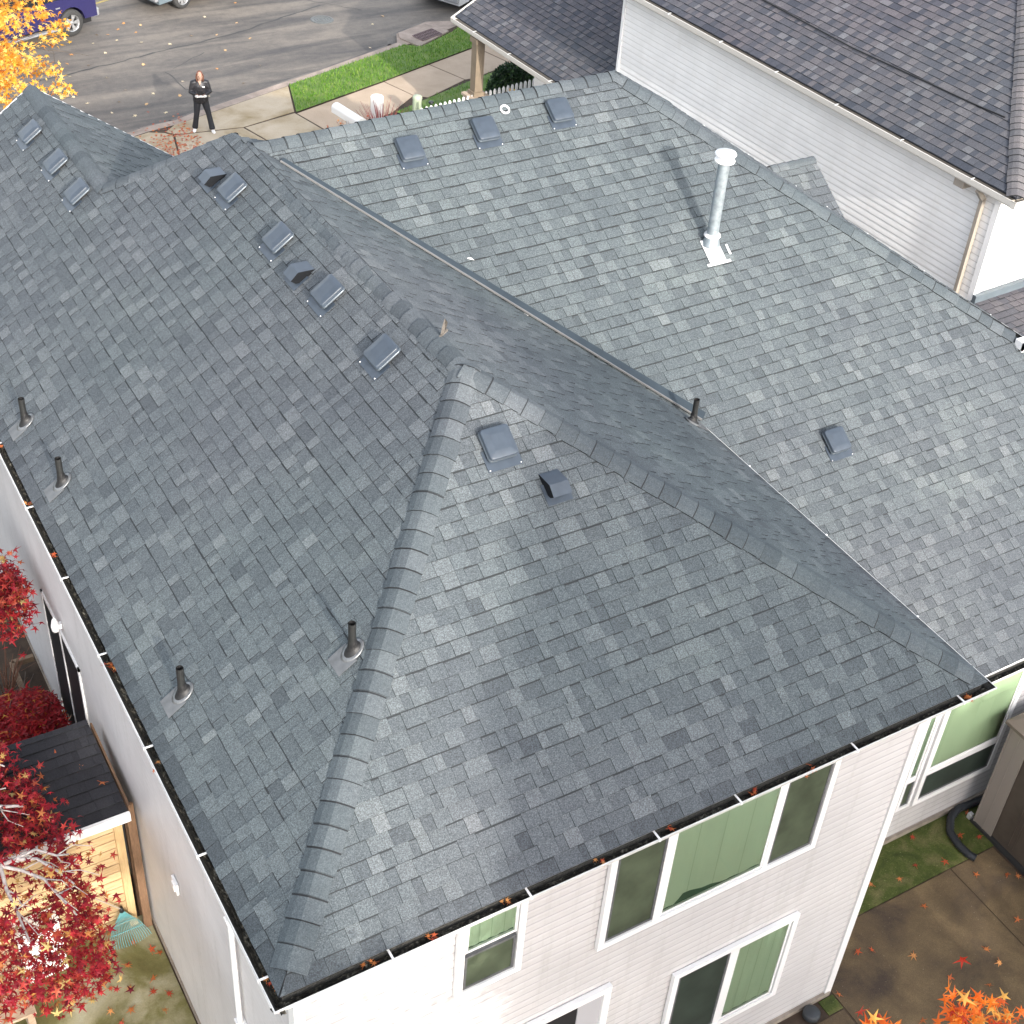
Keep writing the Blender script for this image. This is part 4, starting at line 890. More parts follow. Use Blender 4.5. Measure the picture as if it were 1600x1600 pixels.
for x, y in ((9.42,.69),(8.75,.17),(8.14,.56),(8.32,.5),(9.69,-.21),(9.69,-.44),(9.33,-.62),(10.44,.74),(10.83,.54),(10.95,.45),(10.41,-.07),(7.5,.19),(9.1,-1.0),(8.2,-.6),(8.95,-.3)):
    leaf(x, y, .012, 'orange maple leaf fallen on the brown patio concrete', 'leaves on the patio', rr)
for x, y in ((10.08,1.64),(9.78,1.25),(9.42,1.18),(10.72,1.35),(10.95,1.2),(11.1,1.6),(10.2,1.1),(9.0,1.3)):
    leaf(x, y, .02, 'orange maple leaf fallen on the green moss strip', 'leaves on the moss strip', rr)
for x, y in ((.12,4.8),(0,4.39),(.2,4.71),(-.22,4.71),(-.06,4.22),(-.38,4.1),(-.02,3.91),(-.54,3.98),(-.3,4.4),(-.5,4.5),(-.15,3.7),(-.7,3.5),(-.35,3.75),(-.8,3.8),(-1.2,3.3),(-.05,5.0),(.1,4.1),(-.45,3.4),(-1.0,3.6),(-.6,4.2),(-.25,3.3)):
    leaf(x, y, .014, 'red or orange maple leaf fallen on the mossy side path', 'leaves on the side path', rr)
for x, y, z in ((-.55,5.55,2.46),(-.15,5.85,2.5),(.02,5.55,2.46),(-.35,6.15,2.54)): leaf(x, y, z, 'dry maple leaf on the black shed roof', 'leaves on the shed roof', rr, s=.9)
for x, y in ((7.0,33.9),(8.7,33.6),(9.3,34.4),(9.9,34.0),(8.9,35.0),(9.6,35.2),(10.0,34.8),(9.2,34.9),(8.6,34.4),(9.9,35.6),(10.3,35.3),(7.5,33.2),(8.0,32.9),(6.9,32.7),(7.3,32.3),(7.8,33.8),(8.2,31.9),(9.4,32.4),(10.6,33.6),(11.4,34.0),(12.1,33.8),(13.0,34.5),(8.4,30.9),(8.0,30.2),(9.0,30.4),(8.6,29.8),(9.6,30.0),(10.3,29.7),(10.0,30.9),(11.2,31.4),(11.9,32.6),(12.4,31.2),(7.2,30.4),(7.6,29.6),(8.1,29.2),(6.6,31.4),(8.9,29.1),(12.9,33.2),(11.5,30.2),(17.4,33.5),(16.8,33.0),(15.9,31.3),(12.3,35.3),(13.6,36.1)):
    leaf(x, y, -.112, 'pale fallen leaf on the grey asphalt road', 'leaves on the road', rr, LMY, .85)
for i in range(60):
    x = rr.uniform(3.2,7.0); y = rr.uniform(29.0,33.4); leaf(x, y, -.112, 'yellow fallen leaf on the road below the golden maple', 'leaves below the golden maple', rr, LMY, .95)
ll = MB(); rr = random.Random(140)
for i in range(1100):
    t = rr.random(); x = 4.5+4.6*t; y = 24.0+3.9*t+rr.gauss(0,.55)
    if t > .7: y -= .35
    add_leaf(ll, V((x,y,.015 if y < 27.4 else .02)), .05, rr, rr.uniform(.05,.6), .5)
tag(ll.build('leaf_litter', FALL), 'brown red leaf litter strewn over the driveway edge', 'leaf litter', kind='stuff')
rr = random.Random(150)    # leaves lodged in the gutters
def gl(x, y, n, ms=LM, s=.6):
    for _ in range(n): leaf(x+rr.gauss(0,.035), y+rr.gauss(0,.035), E-.035+rr.uniform(0,.02), 'curled leaf lodged in the main roof gutter', 'leaves in the gutters', rr, ms, s)
for x, y, n in ((.07,.3,3),(.07,4.35,6),(.07,4.25,4),(.06,6.2,3),(.06,7.2,5),(.06,8.4,4),(.07,9.4,3),(.06,2.9,2),(.9,.06,3),(1.45,.06,4),(3.15,.06,3),(4.9,.06,5),(5.55,.06,3),(7.65,.06,6),(2.2,.07,3),(3.9,.06,3)): gl(x, y, n)

# ================================================================ SHED etc.
shed = empty('garden_shed', 'small cedar garden shed with a black shingle roof beside the house', 'shed', (-1.0,5.9,0))
so = V(shed.location)
def sp(x, y, z): return V((x,y,z))-so
slope('roof', (sp(-2.3,5.07,2.38), sp(.16,5.07,2.38), sp(0,6.5,2.6)), [[sp(-2.3,5.07,2.38), sp(.16,5.07,2.38), sp(.13,6.48,2.6), sp(-2.3,6.5,2.6)]], SHD, shed, seed=161)
b = MB(); b.box(sp(-2.3,5.02,2.26),sp(.17,5.06,2.40)); b.build('drip_edge', TRIM, shed)
b = MB(); b.box(sp(.165,5.05,2.2),sp(.19,6.5,2.5)); b.build('rake_board', PLY, shed)
b = MB(); z = .05; rr = random.Random(162)
while z < 2.24: b.box(sp(-2.2,5.30,z),sp(.04,5.34,min(2.25,z+.135)), tone=rr.random()); z += .15
b.box(sp(-2.2,5.342,0),sp(.04,6.4,2.3), tone=.2); b.build('wall', CEDAR, shed)
b = MB(); b.box(sp(.0,5.25,0),sp(.10,5.345,2.27), tone=.6); b.build('corner_post', CEDARV, shed); b = MB(); b.box(sp(-1.3,5.25,0),sp(-1.2,5.299,2.27), tone=.6); b.build('corner_post', CEDARV, shed)
b = MB(); b.bar((.20,5.16,0),(.215,5.25,2.3), .03, .10, up=(1,0,0)); b.box((.16,5.36,0),(.235,5.44,2.25)); tag(b.build('brown_board', PLY), 'tall brown timber board wedged between shed and house wall', 'board')
tk = MB(); rr = random.Random(163)
for i in range(6): tk.box((-2.1,4.3+i*.24,.42),(-1.40,4.3+i*.24+.225,.46), tone=rr.random())
tbl = empty('garden_bench', 'weathered plank bench under the red maple by the path edge', 'bench')
tk.build('seat', PLANK, tbl)
for x, y in ((-2.05,4.35),(-1.47,4.35),(-2.05,5.65),(-1.47,5.65)): tk = MB(); tk.box((x-.04,y-.04,0),(x+.04,y+.04,.42)); tk.build('leg', PLANK, tbl)
wb = MB(); wb.box((-1.36,5.02,0),(-.86,5.22,.95)); wb.box((-1.34,4.98,.86),(-.88,5.02,.92)); wb.box((-1.38,5.0,.95),(-.84,5.24,.99)); tag(wb.build('bright_patch_box', WHITE), 'white painted box cabinet for the bright patches seen through the red maple', 'standin')  # white box standing in for the bright patches between the maple leaves
st = MB(); st.tube([(-1.52,5.05,.10),(-1.49,4.3,.035)], .02, 8); tag(st.build('wooden_pole', plain('pole_tan', (.34,.28,.2), .7)), 'long tan wooden pole lying on the mossy path', 'pole')
# leaf rake leaning on the shed
rk = empty('leaf_rake', 'teal plastic leaf rake standing tines down against the shed', 'rake', (-.08,5.15,0))
TEAL = plain('teal_plastic', (.10,.30,.31), .45)
b = MB()
for i in range(19):
    t = (i-9)/9; e_ = V((t*.27,-.14-.05*(1-t*t),.03)); b.tube([V((0,.09,.42)), V((t*.17,-.01,.22)), V((t*.255,-.10,.08)), e_], .0045, 5)
for s_, z_, y_ in ((.135,.27,.012),(.20,.16,-.05)):
    b.tube([V((-s_,y_,z_)),V((0,y_-.005,z_+.01)),V((s_,y_,z_))], .007, 6)
b.build('tines', TEAL, rk)
b = MB(); b.lathe([(.0,.03),(.022,.03),(.03,-.05),(.001,-.06)], Matrix.Translation((0,.09,.44)), 10); b.build('head_socket', BLACK, rk)
b = MB(); b.tube([V((0,.09,.44)),V((-.42,.02,1.1))], .011, 7); b.build('handle', plain('rake_handle', (.35,.30,.24), .6), rk)
# resin shed by the patio
rs = empty('storage_shed', 'brown resin storage shed standing at the edge of the patio', 'shed', (11.1,.3,0))
RB = plain('resin_brown', (.075,.058,.045), .6, nscale=6, namt=.12); RT = plain('resin_taupe', (.27,.235,.205), .55)
b = MB(); b.box((0,-3,.06),(1.8,.83,2.0)); 
for i in range(9):
    y = .75-.0-i*.40
    b.box((-.012,y-.30,.15),(0,y-.285,1.9), tone=.5); b.box((-.012,y-.22,.15),(0,y-.205,1.9))
b.build('wall', RB, rs)
b = MB(); b.box((-.028,.83,.05),(.25,1.13,2.02)); b.box((-.028,.815,.05),(-.013,.83,2.02)); b.box((-.04,1.13,.05),(.25,1.15,2.03)); b.box((-.034,.97,.05),(-.028,.985,2.0)); b.build('corner_panel', RT, rs)
b = MB(); b.box((-.06,-3,.0),(1.8,1.18,.055)); b.build('base', plain('resin_base', (.03,.03,.03), .6), rs)
b = MB(); b.box((-.10,-3,2.04),(1.9,1.22,2.09)); b.face([V((-.10,1.22,2.09)),V((1.9,1.22,2.09)),V((.9,.6,2.35))]); b.face([V((-.10,-3,2.09)),V((-.10,1.22,2.09)),V((.9,.6,2.35)),V((.9,-3,2.35))]); b.face([V((1.9,-3,2.09)),V((1.9,1.22,2.09)),V((.9,.6,2.35)),V((.9,-3,2.35))]); b.build('roof', plain('resin_roof', (.15,.12,.095), .65), rs)
# corrugated drain pipe
dp = MB(); pth = [V((11.75,1.62,.09)),V((11.35,1.66,.08)),V((11.0,1.70,.07)),(V((10.78,1.62,.07))),V((10.60,1.44,.06)),V((10.55,1.22,.06)),V((10.56,1.02,.06)),V((10.60,.93,.06))]
fine = []
for i in range(len(pth)-1):
    for j in range(9): fine.append(pth[i].lerp(pth[i+1], j/9))
fine.append(pth[-1]); fine2 = [fine[0]]+[(fine[i-1]+fine[i]*2+fine[i+1])/4 for i in range(1,len(fine)-1)]+[fine[-1]]
dp.tube(fine2, [.052+.007*(i%2) for i in range(len(fine2))], 14); tag(dp.build('drain_pipe', plain('corrugated_black', (.022,.025,.03), .45)), 'black corrugated drain pipe curving over the moss', 'pipe')
b = MB(); b.lathe([(.001,.02),(.10,.02),(.11,.035),(.11,.10),(.085,.12),(.001,.12)], None, 20); cp = b.build('access_lid', plain('cap_dark', (.035,.04,.045), .5)); cp.location = (6.98,.12,0); tag(cp, 'round dark plastic lid on the ground at the house corner', 'ground lid')
dk = MB(); dk.box((11.2,1.2,0),(11.9,1.35,.3)); dk.box((11.05,1.5,.0),(11.12,1.56,.10), mi=1); tag(dk.build('dark_crate', [BLACK, SILV]), 'dark low crate tucked behind the storage shed', 'crate')

# ================================================================ STREET SIDE
fn = empty('picket_fence', 'white picket fence below the neighbour porch', 'fence', (13.9,24.17,0)); fd = V((2.9,.46,0)); nP = 20
pk = MB(); pk.prism([(-.04,0),(.04,0),(.04,.93),(.035,.965),(.02,.99),(0,1.0),(-.02,.99),(-.035,.965),(-.04,.93)], -.012, .012, M=Matrix.Rotation(math.pi/2,4,'X'), bottom=True); pk.v = [(x,y,z*1.2) for x,y,z in pk.v]; pkm = pk.data('picket', WHITE)
for i in range(nP+6): o = link(bpy.data.objects.new('picket', pkm), fn); o.location = fd*(i/nP); o.rotation_euler = (0,0,math.atan2(fd.y,fd.x))
for z in (.3,.75): b = MB(); b.bar(V((-.05,.03,z)), fd*1.27+V((0,.03,z)), .04, .08); b.build('rail', WHITE, fn)
ub = empty('utility_pedestal', 'pale green cylindrical utility pedestal beside the picket fence', 'utility box', (14.73,26.0,0))
b = MB(); b.lathe([(.125,0),(.125,.56),(.118,.60)], None, 24); b.build('body', plain('pedestal_green', (.36,.42,.30), .5), ub)
b = MB(); b.lathe([(.13,.59),(.13,.62),(.115,.66),(.05,.69),(.001,.695)], None, 24); b.build('cap', plain('pedestal_cap', (.40,.46,.34), .5), ub)
mb_ = empty('white_pedestal', 'white cylindrical post box with domed flat face beside red twigs', 'post box', (13.38,25.65,0))
b = MB(); pts_ = [(.17*math.cos(a),.17*math.sin(a)) for a in [math.radians(-60+k*300/18+0) for k in range(19)]]
b.prism(pts_, 0, .98); b.prism([(x*.92,y*.92) for x,y in pts_], .98, 1.0); b.build('body', WHITE, mb_, M=Matrix.Rotation(math.radians(-60),4,'Z'))
b = MB(); b.box((.05,-.10,.55),(.09,.10,.62)); b.build('nameplate', GREYM, mb_, M=Matrix.Rotation(math.radians(-60),4,'Z')@Matrix.Translation((.03,0,0)))
ml = empty('mailbox', 'long white mailbox with a rounded top lying level on its post', 'mailbox', (12.30,25.05,0), math.radians(-81))
b = MB(); pr_ = [(-.13,0),(.13,0),(.13,.13)]+[(.13*math.cos(a),.13+.10*math.sin(a)) for a in [math.pi*k/10 for k in range(1,10)]]+[(-.13,.13)]
Mx = Matrix.Translation((-.58,0,.80))@Matrix(((0,0,1,0),(1,0,0,0),(0,1,0,0),(0,0,0,1))); b.prism(pr_, 0, 1.16, M=Mx, bottom=True); b.build('body', WHITE, ml)
b = MB(); b.prism([(x*1.06,(z-.1)*1.06+.1) for x,z in pr_], 1.16, 1.175, M=Mx, bottom=True); b.lathe([(.03,0),(.03,.03),(.001,.03)], Mx@Matrix.Translation((0,.13,1.175)), 12, mi=1); b.build('door', [plain('mail_door', (.62,.64,.64), .4), GREYM], ml)
b = MB(); b.box((-.05,-.05,0),(.05,.05,.80)); b.build('post', WHITE, ml)
def bush(name, label, loc, r, n, mat, seed, leafr, cat='shrub', stems=None):
    t = empty(name, label, cat, loc); pp = []; rnd = random.Random(seed)
    for _ in range(n):
        d = V((rnd.gauss(0,1),rnd.gauss(0,1),abs(rnd.gauss(0,1)))).normalized()*rnd.uniform(.75,1.03); pp.append(V((d.x*r[0],d.y*r[1],d.z*r[2])))
    crown(pp, leafr, seed, None, 1.5, .7).build('foliage', mat, t)
    b = MB(); 
    for i in range(6): a = i*1.05; b.tube([(0,0,0),(math.cos(a)*r[0]*.5,math.sin(a)*r[1]*.5,r[2]*.75)], [.02,.008], 5)
    b.build('stems', BARKD, t); return t
bush('green_shrub', 'dark glossy green clipped shrub under the porch eave', (17.9,26.45,0), (.75,.6,.95), 3000, GREENS, 171, .05)
MUM = leaf_mat('mum_orange', ((0,(.55,.25,.02)),(.6,(.75,.42,.03)),(1,(.85,.60,.10))), .1)
bush('chrysanthemum', 'clump of orange yellow chrysanthemums in front of the dark shrub', (17.35,25.6,0), (.36,.30,.62), 420, MUM, 172, .055, 'flowers')
tw = empty('red_twig_shrub', 'red stemmed twiggy shrub by the white post box', 'shrub', (13.2,25.0,0)); b = MB(); rnd = random.Random(173)
for i in range(150):
    a = rnd.random()*6.28; l = rnd.uniform(.1,.75); h = rnd.uniform(.5,1.05); pt = V((math.cos(a)*l,math.sin(a)*l,h)); b.tube([(math.cos(a)*.08,math.sin(a)*.08,0),pt*.55,pt], [.011,.008,.003], 4, tone=rnd.random())
b.build('stems', leaf_mat('twig_red', ((0,(.22,.03,.04)),(1,(.42,.14,.12))), .1), tw)
tw = empty('bare_shrub', 'dry brown shrub with curled leaves left of the red twigs', 'shrub', (12.15,24.5,0)); b = MB()
for i in range(90):
    a = rnd.random()*6.28; l = rnd.uniform(.1,.7); h = rnd.uniform(.45,1.0); pt = V((math.cos(a)*l,math.sin(a)*l,h)); b.tube([(0,0,0),pt*.55,pt], [.010,.006,.003], 4); 
    if rnd.random() < .7: add_leaf(b, pt, .05, rnd, rnd.random(), 1.5, .5, 1)
b.build('stems', [plain('twig_grey', (.17,.13,.12), .8), FALL], tw)
sl = MB(); sl.lathe([(.012,0),(.012,.32),(.06,.34),(.075,.37),(.06,.40),(.001,.405)], None, 16); so_ = sl.build('path_light', plain('path_black', (.03,.035,.035), .4)); so_.location = (15.2,26.1,0); tag(so_, 'small black solar path light at the lawn edge', 'garden light')

# ---------------------------------------------------------------- person
def remesh(mb, name, mats, parent, voxel=.012, smooth=4, label=None):
    o = mb.build(name+'_tmp', mats); m = o.modifiers.new('r','REMESH'); m.mode = 'VOXEL'; m.voxel_size = voxel
    s = o.modifiers.new('s','SMOOTH'); s.iterations = smooth; s.factor = .5
    dg = bpy.context.evaluated_depsgraph_get(); me = bpy.data.meshes.new_from_object(o.evaluated_get(dg)); old = o.data; bpy.data.objects.remove(o); bpy.data.meshes.remove(old)
    me.name = name
    for p in me.polygons: p.use_smooth = True
    n = bpy.data.objects.new(name, me); COL.objects.link(n); n.parent = parent; return n
per = empty('person', 'person in a black jacket and black trousers holding a white controller', 'person', (9.30,27.42,0), math.radians(-17))
SKIN = plain('skin', (.36,.22,.165), .55); JACK = plain('jacket_black', (.018,.018,.022), .45, nscale=25, namt=.4); TROU = plain('trouser_black', (.014,.016,.022), .7); SHOE = plain('shoe_white', (.75,.75,.75), .5); HAIR = plain('hair_brown', (.13,.055,.035), .5)
b = MB()   # body: head, neck, trunk, arms with hands, legs
hc = V((.012,-.060,1.495))
b.tube([hc+V((0,.01,-.115)),hc+V((0,-.008,-.10)),hc+V((0,-.004,-.06)),hc,hc+V((0,.005,.06)),hc+V((0,.01,.10)),hc+V((0,.012,.118))], [(.028,.03),(.048,.055),(.066,.082),(.074,.092),(.070,.088),(.046,.06),(.012,.015)], 16, side=(1,0,0))
b.tube([hc+V((0,-.085,.012)),hc+V((0,-.108,-.025)),hc+V((0,-.088,-.034))], [.009,.013,.008], 8)     # nose
b.tube([hc+V((-.026,-.088,-.056)),hc+V((0,-.095,-.057)),hc+V((.026,-.088,-.056))], [.006,.009,.006], 8)  # lips
for sx in (-1,1): b.tube([hc+V((sx*.072,.01,-.03)),hc+V((sx*.080,.016,.0)),hc+V((sx*.074,.012,.025))], [.009,.012,.008], 6)
b.tube([(0,.015,1.30),(0,.0,1.36),(0,-.02,1.42)], [.055,.048,.048], 12)
b.tube([(0,.02,.86),(0,.02,1.0),(0,.02,1.15),(0,.02,1.27),(0,.018,1.33)], [(.14,.10),(.12,.09),(.13,.09),(.12,.07),(.05,.045)], 16, side=(1,0,0))
hands = {}
for sx in (-1,1):
    sh_, el, wr = V((sx*.165,.02,1.30)), V((sx*.225,.0,1.06)), V((sx*.085,-.235,1.06))
    b.tube([V((sx*.10,.02,1.28)), sh_+V((0,0,-.02)), sh_.lerp(el,.5), el, el.lerp(wr,.5), wr], [.035,.036,.036,.034,.03,.022], 12)
    pm_ = wr+V((-sx*.005,-.045,.005)); b.tube([wr, wr.lerp(pm_,.5), pm_, pm_+V((-sx*.004,-.03,0))], [(.024,.018),(.034,.018),(.036,.017),(.030,.014)], 10, side=(1,0,0)); hands[sx] = pm_
    for k in range(4):
        f0 = pm_+V(((k-1.5)*.019,-.028,.0)); l = (.044,.052,.048,.038)[k if sx > 0 else 3-k]
        b.tube([pm_+V(((k-1.5)*.015,0,0)), f0, f0+V((-sx*.006,-l*.5,.012)), f0+V((-sx*.014,-l*.7,-.018))], [.0085,.0085,.008,.0065], 7)
    b.tube([pm_+V((-sx*.03,.0,.004)), pm_+V((-sx*.05,-.02,.02)), pm_+V((-sx*.046,-.045,.032))], [.011,.010,.008], 7)
    hp, kn, an = V((sx*.085,.02,.86)), V((.02+sx*.15,.0,.47)), V((.02+sx*.215,.06-(.10 if sx > 0 else -.02),.08))
    b.tube([hp, hp.lerp(kn,.5), kn, kn.lerp(an,.4), an], [.082,.066,.05,.048,.034], 12)
    b.tube([an, an+V((sx*.02,-.05,-.04)), an+V((sx*.03,-.12,-.055))], [.034,.034,.026], 10)
remesh(b, 'body', SKIN, per, .008, 3)
b = MB()
b.tube([(0,.02,.80),(0,.02,.95),(0,.02,1.1),(0,.02,1.22),(0,.02,1.31),(0,.012,1.36)], [(.195,.145),(.185,.14),(.185,.135),(.19,.13),(.155,.10),(.075,.07)], 20, side=(1,0,0))
b.tube([(0,.02,1.32),(0,.04,1.37),(0,.05,1.40)], [(.10,.085),(.09,.075),(.08,.06)], 14, side=(1,0,0))
for sx in (-1,1):
    sh_, el, wr = V((sx*.165,.02,1.29)), V((sx*.235,.0,1.05)), V((sx*.100,-.205,1.06))
    b.tube([V((sx*.10,.02,1.30)), sh_, sh_.lerp(el,.5), el, el.lerp(wr,.5), wr], [.075,.078,.07,.066,.056,.046], 14)
jk = remesh(b, 'jacket', JACK, per, .012, 2)
b = MB()
for z in (.86,.93,1.0,1.07,1.14,1.21): b.tube([V((.198*math.cos(a),.02+.148*math.sin(a)*.98,z)) for a in [2*math.pi*k/28 for k in range(29)]], .006, 5, cap=False)
b.tube([(0,-.128,.80),(0,-.122,1.1),(0,-.10,1.30)], .008, 6); b.build('jacket_seams', JACK, jk)
b = MB(); b.box((.045,-.118,1.205),(.115,-.108,1.235)); b.build('name_badge', WHITE, jk)
b = MB(); b.face([V((-.045,-.088,1.37)),V((0,-.125,1.27)),V((.045,-.088,1.37))]); b.face([V((-.045,-.088,1.37)),V((.045,-.088,1.37)),V((0,-.05,1.40))]); b.build('collar_opening', SKIN, jk)
b = MB()
b.tube([(0,.02,.80),(0,.02,.92)], [(.165,.115),(.15,.11)], 18, side=(1,0,0))
for sx in (-1,1):
    hp, kn, an = V((sx*.085,.02,.84)), V((.02+sx*.15,.0,.47)), V((.02+sx*.215,.06-(.10 if sx > 0 else -.02),.07))
    b.tube([hp, hp.lerp(kn,.5), kn, kn.lerp(an,.5), an], [.098,.086,.070,.070,.078], 16)
remesh(b, 'trousers', TROU, per, .012, 2)
for sx in (-1,1):
    an = V((.02+sx*.215,.06-(.10 if sx > 0 else -.02),.07)); b = MB()
    b.tube([an+V((-sx*.005,.04,-.03)), an+V((sx*.005,-.02,-.028)), an+V((sx*.02,-.09,-.036)), an+V((sx*.032,-.15,-.045)), an+V((sx*.036,-.175,-.048))], [(.03,.028),(.042,.040),(.045,.034),(.040,.024),(.018,.014)], 14, side=(1,0,0)); b.build('shoe', SHOE, per)
b = MB(); b.tube([hc+V((0,.05,-.16)),hc+V((0,.055,-.08)),hc+V((0,.04,-.02)),hc+V((0,.02,.05)),hc+V((0,.015,.10)),hc+V((0,.015,.132))], [(.06,.03),(.075,.05),(.084,.078),(.084,.092),(.062,.072),(.015,.02)], 16, side=(1,0,0))
for sx in (-1,1): b.tube([hc+V((sx*.055,-.05,.075)),hc+V((sx*.078,-.02,.02)),hc+V((sx*.080,.0,-.06)),hc+V((sx*.07,.0,-.15))], [.024,.022,.026,.018], 8)
remesh(b, 'hair', HAIR, per, .009, 3)
for sx in (-1,1): b = MB(); b.lathe([(.001,.006),(.007,.004),(.010,-.002)], Matrix.Translation(hc+V((sx*.028,-.086,.004)))@Matrix.Rotation(math.pi/2,4,'X'), 10); b.build('eye', DARK, per)
rc = empty('remote_controller', 'white drone remote controller held in both hands', 'controller', (0,0,0)); rc.matrix_world = Matrix.Translation(per.location)@Matrix.Rotation(math.radians(-17),4,'Z')
b = MB(); 
for sx in (-1,1): b.tube([V((sx*.125,-.27,1.045)),V((sx*.105,-.31,1.06)),V((sx*.08,-.345,1.07))], [.026,.034,.028], 12)
b.box((-.09,-.345,1.045),(.09,-.285,1.075)); b.build('shell', WHITE, rc)
b = MB()
for sx in (-1,1): b.tube([V((sx*.10,-.31,1.08)),V((sx*.10,-.312,1.115))], [.008,.011], 8)
b.build('sticks', BLACK, rc)

# ---------------------------------------------------------------- vehicles
RIM = plain('alloy', (.55,.56,.57), .3, metal=.7); TYRE = plain('tyre', (.035,.035,.035), .8); CGL = plain('car_glass', (.015,.018,.02), .08); RLIGHT = plain('tail_red', (.45,.01,.015), .2); HLIGHT = plain('head_clear', (.6,.62,.63), .1); CHR = plain('bumper_grey', (.30,.31,.33), .35, metal=.3)
def wheel_mesh(r, w, spokes=5):
    t = MB(); t.lathe([(r*.62,-w/2),(r*.9,-w/2),(r*.98,-w*.38),(r,-w*.2),(r,w*.2),(r*.98,w*.38),(r*.9,w/2),(r*.62,w/2)], Matrix.Rotation(math.pi/2,4,'X'), 36)
    q_ = MB(); R_90 = Matrix.Rotation(math.pi/2,4,'X')
    q_.lathe([(r*.63,w*.46),(r*.60,w*.42),(r*.56,w*.2),(r*.55,-w*.45)], R_90, 36); q_.lathe([(r*.001,w*.40),(r*.13,w*.40),(r*.15,w*.34)], R_90, 20)
    for k in range(spokes):
        a = 2*math.pi*k/spokes
        for da in (-.16,.16): q_.bar(R_90@V((math.cos(a)*r*.12,math.sin(a)*r*.12,w*.35)), R_90@V((math.cos(a+da)*r*.58,math.sin(a+da)*r*.58,w*.36)), r*.13, w*.12, up=(0,1,0))
    q_.lathe([(.001,w*.05),(r*.55,w*.05)], R_90, 24, mi=1)
    return t.data('tyre', TYRE), q_.data('rim', [RIM, DARK])
def car(name, label, loc, rz, L_, H, Wd, prof, roof, wx, r, paint, front_light=None, group=None, spokes=5):
    """prof: lower body side outline without arches as (x,z); roof: greenhouse outline; wx: wheel x positions; length runs -x front"""
    root = empty(name, label, 'car', loc, rz, group)
    out = list(prof)                      # top edge from front to rear, then the bottom with arches
    bot = []; zb = prof[-1][1]
    for x in sorted(wx, reverse=True):
        for k in range(11): a = math.pi*k/10; bot.append((x+math.cos(a)*r*1.18, max(zb, r+math.sin(a)*r*1.18)))
    poly = out+bot
    b = MB(); hw = Wd/2
    ins = lambda z: hw-.05*max(0,(z-.75))-.035*max(0,(.55-z))
    n = len(poly)
    for sy in (-1,1):
        f = [V((x, sy*ins(z), z)) for x, z in poly]; b.face(f if sy < 0 else f[::-1], .5, 0)
    for i in range(n):
        (x0,z0),(x1,z1) = poly[i], poly[(i+1)%n]; b.face([V((x0,-ins(z0),z0)),V((x0,ins(z0),z0)),V((x1,ins(z1),z1)),V((x1,-ins(z1),z1))], .5, 0)
    bo = b.build('body', paint, root); mo_ = bo.modifiers.new('b','BEVEL'); mo_.width = .03; mo_.segments = 3; mo_.limit_method = 'ANGLE'; mo_.angle_limit = .6
    b = MB(); zt = max(z for _, z in roof); n = len(roof)
    gi = lambda z: hw-.06-.30*(z-roof[0][1])
    for sy in (-1,1): f = [V((x, sy*gi(z), z)) for x, z in roof]; b.face(f if sy < 0 else f[::-1], .5, 0)
    for i in range(n):
        (x0,z0),(x1,z1) = roof[i], roof[(i+1)%n]; top_ = abs(z0-zt) < .04 and abs(z1-zt) < .04
        b.face([V((x0,-gi(z0),z0)),V((x0,gi(z0),z0)),V((x1,gi(z1),z1)),V((x1,-gi(z1),z1))], .5, 1 if top_ else 0)
    b.build('windows', [CGL, paint], root)
    b = MB()
    for sy in (-1,1):
        for i in range(n-1):
            (x0,z0),(x1,z1) = roof[i], roof[i+1]; b.bar(V((x0,sy*(gi(z0)+.003),z0)), V((x1,sy*(gi(z1)+.003),z1)), .05, .05, up=(0,sy,0))
        xm = (roof[0][0]+roof[-1][0])/2; b.bar(V((xm,sy*(gi(roof[0][1])+.004),roof[0][1])), V((xm+.05,sy*(gi(zt)+.004),zt)), .07, .04, up=(0,sy,0))
    b.build('pillars', paint, root)
    tm_, rm_ = wheel_mesh(r, .22, spokes)
    for x in wx:
        for sy in (-1,1):
            w = link(bpy.data.objects.new('wheel', tm_), root); w.location = (x, sy*(hw-.10), r); w.rotation_euler = (0,0,0 if sy < 0 else math.pi); link(bpy.data.objects.new('rim', rm_), w)
    xf = min(x for x, _ in prof); xr = max(x for x, _ in prof)
    for x0, x1, nm in ((xf-.10,xf+.12,'front_bumper'),(xr-.12,xr+.10,'rear_bumper')):
        b = MB(); b.box((x0,-hw+.03,.38),(x1,hw-.03,.62)); q_ = b.build(nm, CHR, root); mo_ = q_.modifiers.new('b','BEVEL'); mo_.width = .04; mo_.segments = 3
    for sy in (-1,1):
        b = MB(); b.box((xr-.10,sy*(hw-.12)-.06,.78),(xr+.012,sy*(hw-.12)+.06,1.12)); b.build('tail_light', RLIGHT, root)
        b = MB(); b.box((xf-.012,sy*(hw-.25)-.15,.66),(xf+.25,sy*(hw-.25)+.15,.80)); b.build('headlight', HLIGHT, root)
        b = MB(); xm = roof[0][0]+.15; b.box((xm,sy*(hw+.08)-.07,roof[0][1]-.02),(xm+.12,sy*(hw+.08)+.07,roof[0][1]+.14)); b.build('mirror', paint, root)
        b = MB()
        for xd in (.25,.62): x_ = roof[0][0]+(roof[-1][0]-roof[0][0])*xd; b.bar(V((x_,sy*(ins(.9)+.004),.9)), V((x_+.14,sy*(ins(.9)+.004),.9)), .02, .03)
        b.build('door_handle', CHR, root)
        b = MB(); b.box((min(wx)+r*1.25,sy*(hw+.01)-.05,.30),(max(wx)-r*1.25,sy*(hw+.01)+.05,.36)); b.build('side_step', CHR, root)
    b = MB(); b.box((xf+.15,-hw+.12,.24),(xr-.15,hw-.12,.5)); b.build('underbody', DARK, root)
    return root
